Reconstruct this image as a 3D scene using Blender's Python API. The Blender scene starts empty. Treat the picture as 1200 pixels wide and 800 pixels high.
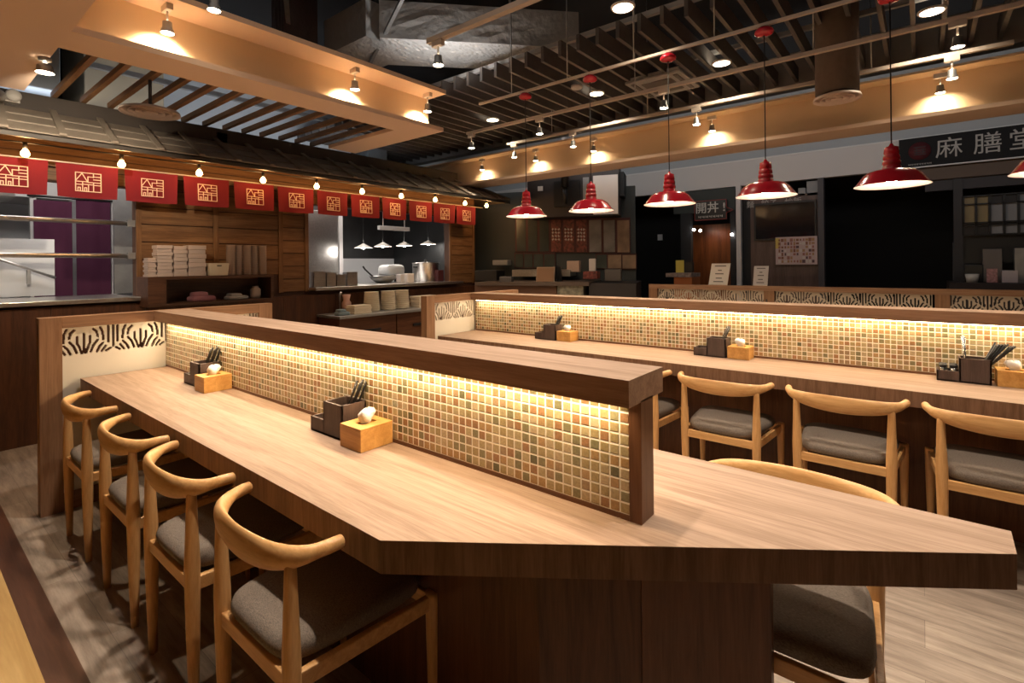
import bpy, math, random
from mathutils import Vector, Matrix
R = math.radians
C = bpy.context.scene.collection
rnd = random.Random(7)

# ------------------------------------------------------------------ view geometry
FPX, CAMH, YAW, HOR = 595.0, 1.39, R(38.86), 309.8
cy, sy = math.cos(YAW), math.sin(YAW)
def hor(x): return HOR - 0.0205 * (x - 600)
def world(X, D): return (D * cy + X * sy, D * sy - X * cy)
def on_z(x, y, z):
    D = FPX * (CAMH - z) / (y - hor(x)); a = world((x - 600) / FPX * D, D); return Vector((a[0], a[1], z))
def on_x(x, y, X):
    k = (x - 600) / FPX; D = X / (cy + k * sy); a = world(k * D, D); return Vector((X, a[1], CAMH - (y - hor(x)) * D / FPX))
def on_y(x, y, Y):
    k = (x - 600) / FPX; D = Y / (sy - k * cy); a = world(k * D, D); return Vector((a[0], Y, CAMH - (y - hor(x)) * D / FPX))

# ------------------------------------------------------------------ materials
MATS = {}
def new_mat(name):
    m = bpy.data.materials.new(name); m.use_nodes = True
    nt = m.node_tree; b = nt.nodes['Principled BSDF']; MATS[name] = m
    return m, nt, b
def plain(name, col, rough=.5, metal=0, emit=None, es=0, noise=0, nscale=20, bump=0, alpha=1, trans=0, sheen=0, coat=0):
    if name in MATS: return MATS[name]
    m, nt, b = new_mat(name)
    b.inputs['Base Color'].default_value = (*col, 1); b.inputs['Roughness'].default_value = rough
    b.inputs['Metallic'].default_value = metal
    if emit: b.inputs['Emission Color'].default_value = (*emit, 1); b.inputs['Emission Strength'].default_value = es
    if alpha < 1: b.inputs['Alpha'].default_value = alpha
    if trans: b.inputs['Transmission Weight'].default_value = trans
    if coat: b.inputs['Coat Weight'].default_value = coat
    tc = nt.nodes.new('ShaderNodeTexCoord'); n = nt.nodes.new('ShaderNodeTexNoise')
    n.inputs['Scale'].default_value = nscale; n.inputs['Detail'].default_value = 5
    nt.links.new(tc.outputs['Object'], n.inputs['Vector'])
    if noise:
        r = nt.nodes.new('ShaderNodeValToRGB')
        r.color_ramp.elements[0].color = (*[c * (1 - noise) for c in col], 1); r.color_ramp.elements[0].position = .3
        r.color_ramp.elements[1].color = (*[min(1, c * (1 + noise)) for c in col], 1); r.color_ramp.elements[1].position = .7
        nt.links.new(n.outputs['Fac'], r.inputs[0]); nt.links.new(r.outputs[0], b.inputs['Base Color'])
    if bump:
        bp = nt.nodes.new('ShaderNodeBump'); bp.inputs['Strength'].default_value = bump; bp.inputs['Distance'].default_value = .01
        nt.links.new(n.outputs['Fac'], bp.inputs['Height']); nt.links.new(bp.outputs[0], b.inputs['Normal'])
    return m
def wood(name, c1, c2, axis='y', scale=1.0, rough=.4, stretch=14, bump=.08, spec=.35):
    if name in MATS: return MATS[name]
    m, nt, b = new_mat(name); L = nt.links
    tc = nt.nodes.new('ShaderNodeTexCoord'); mp = nt.nodes.new('ShaderNodeMapping')
    s = [22 * scale] * 3; s['xyz'.index(axis)] = 22 * scale / stretch
    mp.inputs['Scale'].default_value = s
    L.new(tc.outputs['Object'], mp.inputs['Vector'])
    n = nt.nodes.new('ShaderNodeTexNoise'); n.inputs['Scale'].default_value = 1; n.inputs['Detail'].default_value = 8
    n.inputs['Roughness'].default_value = .65; n.inputs['Distortion'].default_value = .8
    L.new(mp.outputs[0], n.inputs['Vector'])
    n2 = nt.nodes.new('ShaderNodeTexNoise'); n2.inputs['Scale'].default_value = 7; n2.inputs['Detail'].default_value = 4
    L.new(mp.outputs[0], n2.inputs['Vector'])
    mx = nt.nodes.new('ShaderNodeMath'); mx.operation = 'MULTIPLY_ADD'; mx.inputs[1].default_value = .35
    L.new(n2.outputs['Fac'], mx.inputs[0]); L.new(n.outputs['Fac'], mx.inputs[2])
    r = nt.nodes.new('ShaderNodeValToRGB'); e = r.color_ramp.elements
    e[0].position = .52; e[0].color = (*c2, 1); e[1].position = .82; e[1].color = (*c1, 1)
    L.new(mx.outputs[0], r.inputs[0]); L.new(r.outputs[0], b.inputs['Base Color'])
    bp = nt.nodes.new('ShaderNodeBump'); bp.inputs['Strength'].default_value = bump; bp.inputs['Distance'].default_value = .004
    L.new(mx.outputs[0], bp.inputs['Height']); L.new(bp.outputs[0], b.inputs['Normal'])
    b.inputs['Roughness'].default_value = rough; b.inputs['Specular IOR Level'].default_value = spec
    return m
W1 = ((.395, .27, .195), (.26, .168, .115))
W2 = ((.37, .205, .115), (.25, .13, .07))
table_y = wood('walnut laminate along', *W1, 'y', 1.6, .55, 22, .04, .15)
table_x = wood('walnut laminate across', *W2, 'x', 1.6, .55, 22, .04, .15)
table_z = wood('walnut laminate upright', *W2, 'z', 1.6, .5, 22, .04, .2)
band_z = wood('dark laminate edge', (.25, .14, .085), (.15, .08, .045), 'z', 1.6, .5, 14, .04, .2)
band_y = wood('dark laminate edge along', (.40, .235, .145), (.27, .15, .09), 'y', 1.6, .5, 20, .04, .2)
edge_z = wood('walnut edging', (.20, .085, .038), (.12, .048, .02), 'z', rough=.4)
base_z = wood('dark walnut base', (.15, .06, .025), (.08, .03, .012), 'z', rough=.4)
edge_y = wood('walnut edging along', (.20, .088, .04), (.125, .05, .022), 'y', rough=.4)
oak = wood('pale oak', (.72, .41, .17), (.56, .285, .10), 'z', 1.3, .38, 10, .04)
oak_y = wood('pale oak along', (.72, .41, .17), (.56, .285, .10), 'y', 1.3, .38, 10, .04)
bamboo = wood('bamboo', (.66, .36, .11), (.5, .24, .06), 'y', 1.2, .4, 16, .03)
plank_x = wood('cedar plank', (.22, .115, .05), (.12, .055, .022), 'x', 1, .5)
plank_z = wood('cedar post', (.22, .115, .05), (.12, .055, .022), 'z', 1, .5)
dkwood_z = wood('dark counter wood', (.10, .036, .015), (.05, .018, .008), 'z', 1, .45)
dkwood_x = wood('dark shelf wood', (.12, .05, .025), (.06, .025, .012), 'x', 1, .45)
slat_w = wood('stained slat', (.48, .26, .12), (.30, .15, .065), 'y', 1, .5)
roofm = plain('weathered roof board', (.05, .04, .03), .6, noise=.3, nscale=6, bump=.3)
fabric = None
def make_fabric():
    m, nt, b = new_mat('grey woven fabric'); L = nt.links
    tc = nt.nodes.new('ShaderNodeTexCoord'); w = nt.nodes.new('ShaderNodeTexNoise'); mp = nt.nodes.new('ShaderNodeMapping')
    mp.inputs['Scale'].default_value = (600, 150, 300); L.new(tc.outputs['Object'], mp.inputs[0]); L.new(mp.outputs[0], w.inputs['Vector'])
    w.inputs['Scale'].default_value = 1; r = nt.nodes.new('ShaderNodeValToRGB')
    r.color_ramp.elements[0].color = (.10, .078, .062, 1); r.color_ramp.elements[1].color = (.22, .172, .135, 1)
    r.color_ramp.elements[0].position = .3; r.color_ramp.elements[1].position = .7
    L.new(w.outputs['Fac'], r.inputs[0]); L.new(r.outputs[0], b.inputs['Base Color']); b.inputs['Roughness'].default_value = .9
    bp = nt.nodes.new('ShaderNodeBump'); bp.inputs['Strength'].default_value = .2; bp.inputs['Distance'].default_value = .002
    L.new(w.outputs['Fac'], bp.inputs['Height']); L.new(bp.outputs[0], b.inputs['Normal']); return m
fabric = make_fabric()
def mosaic():
    m, nt, b = new_mat('glazed mosaic'); L = nt.links; N = nt.nodes.new
    tc = N('ShaderNodeTexCoord'); sp = N('ShaderNodeSeparateXYZ'); L.new(tc.outputs['Object'], sp.inputs[0])
    p = .0283; fr = []; fl = []
    for ax in ('Y', 'Z'):
        d = N('ShaderNodeMath'); d.operation = 'DIVIDE'; d.inputs[1].default_value = p; L.new(sp.outputs[ax], d.inputs[0])
        f = N('ShaderNodeMath'); f.operation = 'FLOOR'; L.new(d.outputs[0], f.inputs[0]); fl.append(f)
        g = N('ShaderNodeMath'); g.operation = 'FRACT'; L.new(d.outputs[0], g.inputs[0])
        h = N('ShaderNodeMath'); h.operation = 'SUBTRACT'; h.inputs[1].default_value = .5; L.new(g.outputs[0], h.inputs[0])
        a = N('ShaderNodeMath'); a.operation = 'ABSOLUTE'; L.new(h.outputs[0], a.inputs[0]); fr.append(a)
    mxx = N('ShaderNodeMath'); mxx.operation = 'MAXIMUM'; L.new(fr[0].outputs[0], mxx.inputs[0]); L.new(fr[1].outputs[0], mxx.inputs[1])
    gr = N('ShaderNodeMath'); gr.operation = 'GREATER_THAN'; gr.inputs[1].default_value = .42; L.new(mxx.outputs[0], gr.inputs[0])
    cb = N('ShaderNodeCombineXYZ'); L.new(fl[0].outputs[0], cb.inputs[0]); L.new(fl[1].outputs[0], cb.inputs[1])
    wn = N('ShaderNodeTexWhiteNoise'); wn.noise_dimensions = '2D'; L.new(cb.outputs[0], wn.inputs['Vector'])
    r = N('ShaderNodeValToRGB'); r.color_ramp.interpolation = 'CONSTANT'; e = r.color_ramp.elements
    cols = [(0, (.40, .30, .14)), (.2, (.44, .27, .12)), (.34, (.46, .36, .19)), (.52, (.36, .24, .13)), (.62, (.25, .215, .11)), (.74, (.50, .38, .22)), (.83, (.36, .19, .09)), (.95, (.15, .135, .07)), (.978, (.5, .38, .2))]
    e[0].position, e[0].color = 0, (*cols[0][1], 1); e[1].position, e[1].color = cols[1][0], (*cols[1][1], 1)
    for q, c in cols[2:]:
        k = e.new(q); k.color = (*c, 1)
    L.new(wn.outputs['Value'], r.inputs[0])
    n = N('ShaderNodeTexNoise'); n.inputs['Scale'].default_value = 160; L.new(tc.outputs['Object'], n.inputs['Vector'])
    mm = N('ShaderNodeMix'); mm.data_type = 'RGBA'; mm.blend_type = 'OVERLAY'; mm.inputs[0].default_value = .35
    L.new(r.outputs[0], mm.inputs[6]); L.new(n.outputs['Fac'], mm.inputs[7])
    mx = N('ShaderNodeMix'); mx.data_type = 'RGBA'; L.new(gr.outputs[0], mx.inputs[0]); L.new(mm.outputs[2], mx.inputs[6]); mx.inputs[7].default_value = (.86, .78, .63, 1)
    L.new(mx.outputs[2], b.inputs['Base Color'])
    ro = N('ShaderNodeMath'); ro.operation = 'MULTIPLY_ADD'; ro.inputs[1].default_value = .5; ro.inputs[2].default_value = .22; L.new(gr.outputs[0], ro.inputs[0]); L.new(ro.outputs[0], b.inputs['Roughness'])
    mr = N('ShaderNodeMapRange'); mr.inputs[1].default_value = .36; mr.inputs[2].default_value = .46; mr.inputs[3].default_value = 1; mr.inputs[4].default_value = 0; L.new(mxx.outputs[0], mr.inputs[0])
    bp = N('ShaderNodeBump'); bp.inputs['Strength'].default_value = .6; bp.inputs['Distance'].default_value = .003; L.new(mr.outputs[0], bp.inputs['Height']); L.new(bp.outputs[0], b.inputs['Normal'])
    return m
tile = mosaic()
def floormat():
    m, nt, b = new_mat('greige vinyl planks'); L = nt.links; N = nt.nodes.new
    tc = N('ShaderNodeTexCoord'); mp = N('ShaderNodeMapping'); mp.inputs['Rotation'].default_value = (0, 0, R(90)); L.new(tc.outputs['Object'], mp.inputs[0])
    br = N('ShaderNodeTexBrick'); br.inputs['Scale'].default_value = 1; br.inputs['Brick Width'].default_value = 1.2; br.inputs['Row Height'].default_value = .18
    br.inputs['Mortar Size'].default_value = .0009; br.inputs['Color1'].default_value = (.27, .22, .18, 1); br.inputs['Color2'].default_value = (.37, .31, .255, 1); br.inputs['Mortar'].default_value = (.16, .13, .11, 1)
    L.new(mp.outputs[0], br.inputs['Vector'])
    m2 = N('ShaderNodeMapping'); m2.inputs['Scale'].default_value = (16, 1.6, 1); L.new(tc.outputs['Object'], m2.inputs[0])
    n = N('ShaderNodeTexNoise'); n.inputs['Scale'].default_value = 1.2; n.inputs['Detail'].default_value = 9; n.inputs['Roughness'].default_value = .7; L.new(m2.outputs[0], n.inputs['Vector'])
    r = N('ShaderNodeValToRGB'); r.color_ramp.elements[0].position = .35; r.color_ramp.elements[0].color = (.25, .22, .2, 1); r.color_ramp.elements[1].position = .65; r.color_ramp.elements[1].color = (.75, .72, .7, 1)
    L.new(n.outputs['Fac'], r.inputs[0])
    mm = N('ShaderNodeMix'); mm.data_type = 'RGBA'; mm.blend_type = 'OVERLAY'; mm.inputs[0].default_value = .8; L.new(br.outputs[0], mm.inputs[6]); L.new(r.outputs[0], mm.inputs[7])
    L.new(mm.outputs[2], b.inputs['Base Color']); b.inputs['Roughness'].default_value = .45
    return m
white_p = plain('ivory board', (.72, .66, .56), .5)
cream = plain('cream paint', (.62, .47, .33), .7)
steel = plain('brushed steel', (.62, .6, .58), .28, 1, noise=.1, nscale=40)
steel_d = plain('dull steel', (.36, .36, .36), .45, .8, noise=.12, nscale=8)
black = plain('black plastic', (.012, .012, .013), .4)
nearblack = plain('near black wall', (.014, .014, .016), .7)  # one even near-black wall colour
darkceil = plain('dark ceiling void', (.02, .02, .022), .9)
slatgrey = plain('grey ceiling baffle', (.10, .09, .085), .6, noise=.1)
beamgrey = plain('grey painted beam', (.30, .30, .30), .6)
trackm = plain('track champagne', (.55, .47, .40), .4, .2)
redmet = plain('red enamel', (.50, .012, .028), .22, coat=.5)
inner = plain('white enamel', (.85, .8, .75), .4)
cordm = plain('black cord', (.01, .01, .01), .6)
holderm = wood('smoked wood', (.12, .08, .066), (.07, .045, .038), 'z', 1.5, .5)
tissue = plain('tissue paper', (.85, .82, .78), .9, bump=.4, nscale=60)
chop = plain('black lacquer', (.02, .018, .018), .3)
metal_s = plain('polished spoon', (.5, .5, .5), .2, 1)
redcloth = plain('red cotton', (.16, .0015, .008), .85, bump=.3, nscale=14)
emblemm = plain('printed cream ink', (.80, .55, .42), .7)
purple = plain('plum curtain', (.075, .010, .04), .85, bump=.4, nscale=8)
glow_w = plain('bulb amber', (1, .7, .4), .3, emit=(1, .50, .16), es=60)
glow_l = plain('lamp face', (1, .95, .9), .3, emit=(1, .82, .58), es=60)
glow_p = plain('pendant bulb', (1, .95, .9), .3, emit=(1, .86, .68), es=45)
glow_d = plain('downlight face', (1, 1, 1), .3, emit=(1, .84, .62), es=14)
glow_k = plain('kitchen lamp face', (1, 1, 1), .3, emit=(1, .93, .85), es=40)
led = plain('warm strip', (1, .9, .7), .3, emit=(1, .78, .48), es=16)
foil = plain('crinkled foil', (.60, .60, .59), .42, .55, bump=1, nscale=16)
stucco = plain('grey wall paint', (.42, .45, .48), .8)
whitewall = plain('white band paint', (.62, .60, .60), .6)
whitetile = plain('kitchen white tile', (.72, .73, .75), .3)
clear = plain('clear plastic', (.72, .58, .50), .3, trans=.35)
ceram = plain('cream ceramic', (.75, .66, .52), .3)
paper = plain('printed paper', (.72, .68, .64), .6)

# ------------------------------------------------------------------ mesh building
class MB:
    def __init__(s): s.v = []; s.f = []; s.sm = []
    def add(s, vs, fs, smooth=False):
        o = len(s.v); s.v += [tuple(p) for p in vs]; s.f += [tuple(i + o for i in q) for q in fs]; s.sm += [smooth] * len(fs); return s
    def box(s, a, b):
        (x0, y0, z0), (x1, y1, z1) = [min(p, q) for p, q in zip(a, b)], [max(p, q) for p, q in zip(a, b)]
        return s.add([(x0, y0, z0), (x1, y0, z0), (x1, y1, z0), (x0, y1, z0), (x0, y0, z1), (x1, y0, z1), (x1, y1, z1), (x0, y1, z1)],
                     [(0, 3, 2, 1), (4, 5, 6, 7), (0, 1, 5, 4), (1, 2, 6, 5), (2, 3, 7, 6), (3, 0, 4, 7)])
    def prism(s, poly, z0, z1):
        a = sum(poly[i][0] * poly[(i + 1) % len(poly)][1] - poly[(i + 1) % len(poly)][0] * poly[i][1] for i in range(len(poly)))
        if a < 0: poly = poly[::-1]
        n = len(poly)
        return s.add([(x, y, z0) for x, y in poly] + [(x, y, z1) for x, y in poly],
                     [tuple(range(n))[::-1], tuple(range(n, 2 * n))] + [(i, (i + 1) % n, (i + 1) % n + n, i + n) for i in range(n)])
    def lathe(s, prof, c=(0, 0, 0), n=32, smooth=True, caps=False):
        vs = []; fs = []
        for r, z in prof:
            for i in range(n):
                t = 2 * math.pi * i / n; vs.append((c[0] + r * math.cos(t), c[1] + r * math.sin(t), c[2] + z))
        for k in range(len(prof) - 1):
            for i in range(n):
                j = (i + 1) % n; fs.append((k * n + i, k * n + j, (k + 1) * n + j, (k + 1) * n + i))
        if caps: fs += [tuple(range(n))[::-1], tuple(range((len(prof) - 1) * n, len(prof) * n))]
        return s.add(vs, fs, smooth)
    def loft(s, pts, rad, n=14, up=(0, 0, 1), smooth=True):   # rad: (side, up) per point
        pts = [Vector(p) for p in pts]; vs = []; fs = []
        for k, p in enumerate(pts):
            t = (pts[min(k + 1, len(pts) - 1)] - pts[max(k - 1, 0)]).normalized()
            u = Vector(up); sd = t.cross(u)
            if sd.length < 1e-4: sd = t.cross(Vector((1, 0, 0)))
            sd.normalize(); u2 = sd.cross(t).normalized()
            ra = rad[k] if isinstance(rad, (list, tuple)) and isinstance(rad[0], (list, tuple)) else (rad if isinstance(rad, (list, tuple)) else (rad, rad))
            for i in range(n):
                a = 2 * math.pi * i / n; vs.append(p + sd * (ra[0] * math.cos(a)) + u2 * (ra[1] * math.sin(a)))
        for k in range(len(pts) - 1):
            for i in range(n):
                j = (i + 1) % n; fs.append((k * n + i, k * n + j, (k + 1) * n + j, (k + 1) * n + i))
        m = len(pts) - 1
        fs += [tuple(range(n))[::-1], tuple(range(m * n, m * n + n))]
        return s.add(vs, fs, smooth)
    def bar(s, a, b, w, h=None, up=(0, 0, 1)):
        h = h or w; a = Vector(a); b = Vector(b); t = (b - a).normalized(); u = Vector(up); sd = t.cross(u)
        if sd.length < 1e-4: sd = t.cross(Vector((1, 0, 0)))
        sd.normalize(); u2 = sd.cross(t); vs = []
        for p in (a, b):
            for i, j in ((-1, -1), (1, -1), (1, 1), (-1, 1)): vs.append(p + sd * (w / 2 * i) + u2 * (h / 2 * j))
        return s.add(vs, [(3, 2, 1, 0), (4, 5, 6, 7), (0, 1, 5, 4), (1, 2, 6, 5), (2, 3, 7, 6), (3, 0, 4, 7)])
    def cushion(s, c, w0, w1, d, h, n=12):  # w0 rear width, w1 front width, along x depth d
        vs = []; fs = []; lay = [(0, .93), (.18, .985), (.45, 1), (.7, .975), (.85, .90), (.94, .78), (.985, .55), (1, .25)]
        seg = 32
        for z, k in lay:
            for i in range(seg):
                t = 2 * math.pi * i / seg; ct, st = math.cos(t), math.sin(t)
                e = .38; x = abs(ct) ** e * (1 if ct >= 0 else -1); y = abs(st) ** e * (1 if st >= 0 else -1)
                w = w0 + (w1 - w0) * (x * k + 1) / 2
                vs.append((c[0] + x * k * d / 2, c[1] + y * k * w / 2, c[2] + z * h))
        for k in range(len(lay) - 1):
            for i in range(seg):
                j = (i + 1) % seg; fs.append((k * seg + i, k * seg + j, (k + 1) * seg + j, (k + 1) * seg + i))
        fs += [tuple(range(seg))[::-1], tuple(range((len(lay) - 1) * seg, len(lay) * seg))]
        return s.add(vs, fs, True)
    def build(s, name, mat, parent=None, bevel=0, off=None, sharp=None):
        me = bpy.data.meshes.new(name); me.from_pydata(s.v, [], s.f); me.polygons.foreach_set('use_smooth', s.sm); me.update()
        mats = mat if isinstance(mat, (list, tuple)) else [mat]
        for m in mats: me.materials.append(m)
        o = bpy.data.objects.new(name, me); C.objects.link(o)
        if parent: o.parent = parent
        if off: o.location = off
        if bevel:
            b = o.modifiers.new('bevel', 'BEVEL'); b.width = bevel; b.segments = 2; b.limit_method = 'ANGLE'
        return o
def box(name, a, b, mat, parent=None, bevel=0): return MB().box(a, b).build(name, mat, parent, bevel)
def tag(o, label, cat, group=None, kind=None):
    o['label'] = label; o['category'] = cat
    if group: o['group'] = group
    if kind: o['kind'] = kind
    return o
def struct(o): o['kind'] = 'structure'; return o
def thing(name, label, cat, loc=(0, 0, 0), rz=0, group=None):
    o = bpy.data.objects.new(name, None); C.objects.link(o); o.location = loc; o.rotation_euler = (0, 0, rz); o.empty_display_size = .05
    return tag(o, label, cat, group)
def dup(root, loc, rz=None, label=None, scale=None):
    def cp(o, parent):
        c = o.copy(); C.objects.link(c)
        if parent: c.parent = parent
        for ch in list(o.children): cp(ch, c)
        return c
    r = cp(root, None); r.location = loc
    if rz is not None: r.rotation_euler = (0, 0, rz)
    if scale: r.scale = (scale,) * 3
    if label: r['label'] = label
    return r
def light(kind, loc, energy, col=(1, .78, .52), size=.05, parent=None, rot=(0, 0, 0), spot=80, blend=.6, sx=None, syy=None):
    d = bpy.data.lights.new('light', kind); d.energy = energy; d.color = col
    if kind == 'AREA':
        d.size = sx or size
        if syy: d.shape = 'RECTANGLE'; d.size_y = syy
    else: d.shadow_soft_size = size
    if kind == 'SPOT': d.spot_size = R(spot); d.spot_blend = blend
    o = bpy.data.objects.new('light', d); C.objects.link(o); o.location = loc; o.rotation_euler = rot
    if parent: o.parent = parent
    return o
def text(name, s, size, mat, parent, matrix, depth=.004, align='CENTER', bold=0):
    cu = bpy.data.curves.new(name, 'FONT'); cu.body = s; cu.size = size; cu.align_x = align; cu.align_y = 'CENTER'; cu.extrude = depth; cu.offset = bold; cu.resolution_u = 3
    t = bpy.data.objects.new(name + '_tmp', cu); C.objects.link(t)
    dg = bpy.context.evaluated_depsgraph_get(); dg.update()
    me = bpy.data.meshes.new_from_object(t.evaluated_get(dg)); C.objects.unlink(t); bpy.data.objects.remove(t)
    me.materials.clear(); me.materials.append(mat)
    o = bpy.data.objects.new(name, me); C.objects.link(o)
    if parent: o.parent = parent
    o.matrix_local = matrix
    return o
def face_matrix(p, right, up):   # text plane with local x = right, y = up
    r = Vector(right).normalized(); u = Vector(up).normalized(); n = r.cross(u)
    m = Matrix((r, u, n)).transposed().to_4x4(); m.translation = Vector(p); return m

# ------------------------------------------------------------------ room shell
struct(box('floor', (-6, -6, -.1), (13, 13, 0), floormat()))
s_ = struct(box('trim_1', (.335, -6, 0), (.43, 8, .003), wood('brown floor strip', (.11, .045, .025), (.065, .024, .013), 'y', .7, .4)))
struct(box('trim_2', (-2.5, -6, 0), (.335, 5.5, .0025), wood('bamboo floor', (.62, .40, .16), (.48, .29, .10), 'y', .6, .4)))
struct(box('ceiling', (-6, -6, 4.2), (13, 13, 4.3), darkceil))
struct(box('wall_left', (-6.1, -6, 0), (-6, 13, 4.2), stucco))
struct(box('wall_front', (-6, -6.1, 0), (13, -6, 4.2), stucco))
struct(box('wall_back', (-6, 10.5, 0), (13, 10.6, 4.2), nearblack))

# ------------------------------------------------------------------ lattice pattern
MOTIF = [[(0, .012), (0, .108)], [(.008, .002), (.022, .045), (.03, .06), (.03, .095)], [(.033, .01), (.045, .045), (.064, .07)],
         [(.062, .008), (.076, .038), (.09, .052)], [(.085, .008), (.104, .034)], [(.107, .008), (.126, .02)],
         [(.045, .132), (.06, .118), (.066, .09)], [(.078, .138), (.09, .112), (.092, .07)], [(.116, .142), (.117, .055)], [(.14, .144), (.14, .03)]]
def seg_d(p, a, b):
    ax, ay = a; bx, by = b; dx, dy = bx - ax, by - ay; L = dx * dx + dy * dy
    t = max(0, min(1, ((p[0] - ax) * dx + (p[1] - ay) * dy) / L)) if L else 0
    return math.hypot(p[0] - ax - t * dx, p[1] - ay - t * dy)
def cut(u, v, w=.0070):
    u = (u + .14) % .28 - .14; u = abs(u)
    for pl in MOTIF:
        for a, b in zip(pl, pl[1:]):
            if seg_d((u, v), a, b) < w: return True
    return False
def lattice(mb, length, z0, zh, t, axis, base, off, res=.0035, center=.1):
    # strips of board between the cut-outs; axis 'x' or 'y'
    nr = int(round(zh / res)); nc = int(length / res); rz = zh / nr
    for r_ in range(nr):
        v = (r_ + .5) * rz; run = None
        for c_ in range(nc + 1):
            solid = c_ < nc and not cut(c_ * res + res / 2 - center, v * .15 / zh)
            if solid and run is None: run = c_
            if not solid and run is not None:
                a, b = run * res, c_ * res
                if axis == 'x': mb.box((base + a, off, z0 + r_ * rz), (base + b, off + t, z0 + (r_ + 1) * rz))
                else: mb.box((off, base - a, z0 + r_ * rz), (off + t, base - b, z0 + (r_ + 1) * rz))
                run = None
    return mb

# ------------------------------------------------------------------ dining table with tiled divider
def end_panel(x0, x1, ytab, zt, label):
    t = thing('end_panel', label, 'partition', (0, 0, 0)); y0, y1 = ytab, ytab + .075; w = .1
    MB().box((x0, y0, 0), (x0 + w, y1, zt)).build('post', table_z, t, .002)
    MB().box((x1 - w, y0, 0), (x1, y1, zt)).build('post', table_z, t, .002)
    MB().box((x0 + w, y0, zt - .065), (x1 - w, y1, zt)).build('top_rail', table_x, t, .002)
    pb = MB().box((x0 + w, y0 + .022, .1), (x1 - w, y0 + .04, .885)).build('white_board', white_p, t)
    lat = lattice(MB(), x1 - x0 - 2 * w, .885, .165, .018, 'x', x0 + w, y0 + .022); lat.build('fan_lattice', white_p, t)
    MB().box((x0 + w, y0 + .01, 0), (x1 - w, y1 - .01, .1)).build('bottom_rail', table_x, t)
    return t
def dining_table(xc, y0, ytab, poly, base_poly, label, cap_y, tiles_both=True):
    t = thing('dining_table', label, 'table', (0, 0, 0))
    # top: bright laminate with thick built-down edge
    MB().prism(poly, .749, .75).build('tabletop', table_y, t)
    MB().prism(poly, .672, .7489).build('edge_band', band_z, t)
    MB().prism(base_poly, .0, .672).build('base', base_z, t)
    d = thing('divider_shelf', label.replace('table', 'divider wall').replace('long', 'mosaic-faced'), 'divider', (0, 0, 0))
    yl = ytab
    MB().box((xc - .025, cap_y + .03, .7505), (xc + .025, yl, 1.055)).build('core', edge_z, d)
    for s, nm in ((-1, 'mosaic'), (1, 'mosaic')):
        MB().box((xc + s * .0255, cap_y + .034, .764), (xc + s * .034, yl, 1.045)).build(nm, tile, d)
        MB().box((xc + s * .0255, cap_y + .034, .7505), (xc + s * .0355, yl, .763)).build('skirting', edge_y, d)
    MB().box((xc - .036, cap_y, .7505), (xc + .036, cap_y + .033, 1.055)).build('end_post', edge_z, d, .001)
    MB().box((xc - .1, cap_y, 1.114), (xc + .1, yl, 1.115)).build('cap', [table_y], d)
    MB().box((xc - .1, cap_y, 1.05), (xc + .1, yl, 1.1139)).build('cap_edge', band_y, d)
    for s in (-1, 1):
        MB().box((xc + s * .045, cap_y + .06, 1.0425), (xc + s * .058, yl - .03, 1.0498)).build('light_strip', led, d)
        light('AREA', (xc + s * .062, (cap_y + yl) / 2, 1.038), (3.2 if xc < 2 else 2.3) * (yl - cap_y), (1, .78, .50), parent=d, sx=.012, syy=yl - cap_y - .1, rot=(0, s * R(-25), 0))
    return t, d
YP = 3.84
t1poly = [(.725, YP), (.725, .987), (1.543, -.157), (1.665, -.16), (1.665, YP)]
b1 = [(1.02, YP), (1.02, .747), (1.346, .29), (1.37, .29), (1.37, YP)]
T1, D1 = dining_table(1.195, 0, YP, t1poly, b1, 'near long walnut table with a slanted near end', .535)
MB().prism([(.9845 + .04 + .14, .5415 ), (1.341, .2945), (1.337, .2915), (1.1605, .5385)], .002, .67).build('front_panel', wood('reddish walnut base', (.19, .078, .034), (.11, .042, .017), 'z', rough=.4), T1)
T1['label'] = 'near long walnut table with its near end cut on a slant'
D1['label'] = 'nearest mosaic-faced divider standing on the near slant-ended table'
end_panel(.547, 1.86, YP, 1.115, 'wooden end panel with white fan lattice behind the near table, beside the four chairs')
Y2 = 3.42; X2 = 3.70
t2poly = [(3.16, Y2), (3.16, -1.7), (4.24, -1.7), (4.24, Y2)]
T2, D2 = dining_table(X2, 0, Y2, t2poly, [(3.5, Y2), (3.5, -1.5), (3.9, -1.5), (3.9, Y2)], 't2', -1.6)
T2['label'] = 'second long walnut table behind the near one, three caddies along it'
D2['label'] = 'mosaic-faced divider wall along the second table, glowing under its cap'
end_panel(3.03, 4.35, Y2, 1.115, 'smaller-looking wooden end panel with white fan lattice at the far end of the second table')
# third row: lattice partition with the table before it
T3 = thing('dining_table', 'farthest table top hidden behind the second divider, before the long lattice screen', 'table')
MB().box((5.78, -1.9, .69), (6.29, 2.7, .75)).build('tabletop', table_y, T3, .001)
MB().box((6.05, -1.7, 0), (6.2, 2.5, .69)).build('base', base_z, T3)
P3 = thing('lattice_screen', 'long low wooden screen with cream fan lattice bays behind the second table', 'screen')
ys = [2.78, 1.4, -.1, -1.6]
MB().box((6.30, 2.78, 1.06), (6.37, -1.7, 1.115)).build('top_rail', band_y, P3, .001)
MB().box((6.30, 2.78, .74), (6.37, -1.7, .90)).build('lower_board', band_y, P3)
MB().box((6.30, 2.78, 0), (6.37, -1.7, .74)).build('plinth', table_y, P3)
for y in (2.71, 1.33, -.17, -1.63): MB().box((6.30, y - .04, .90), (6.37, y + .07, 1.06)).build('post', table_z, P3)
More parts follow.
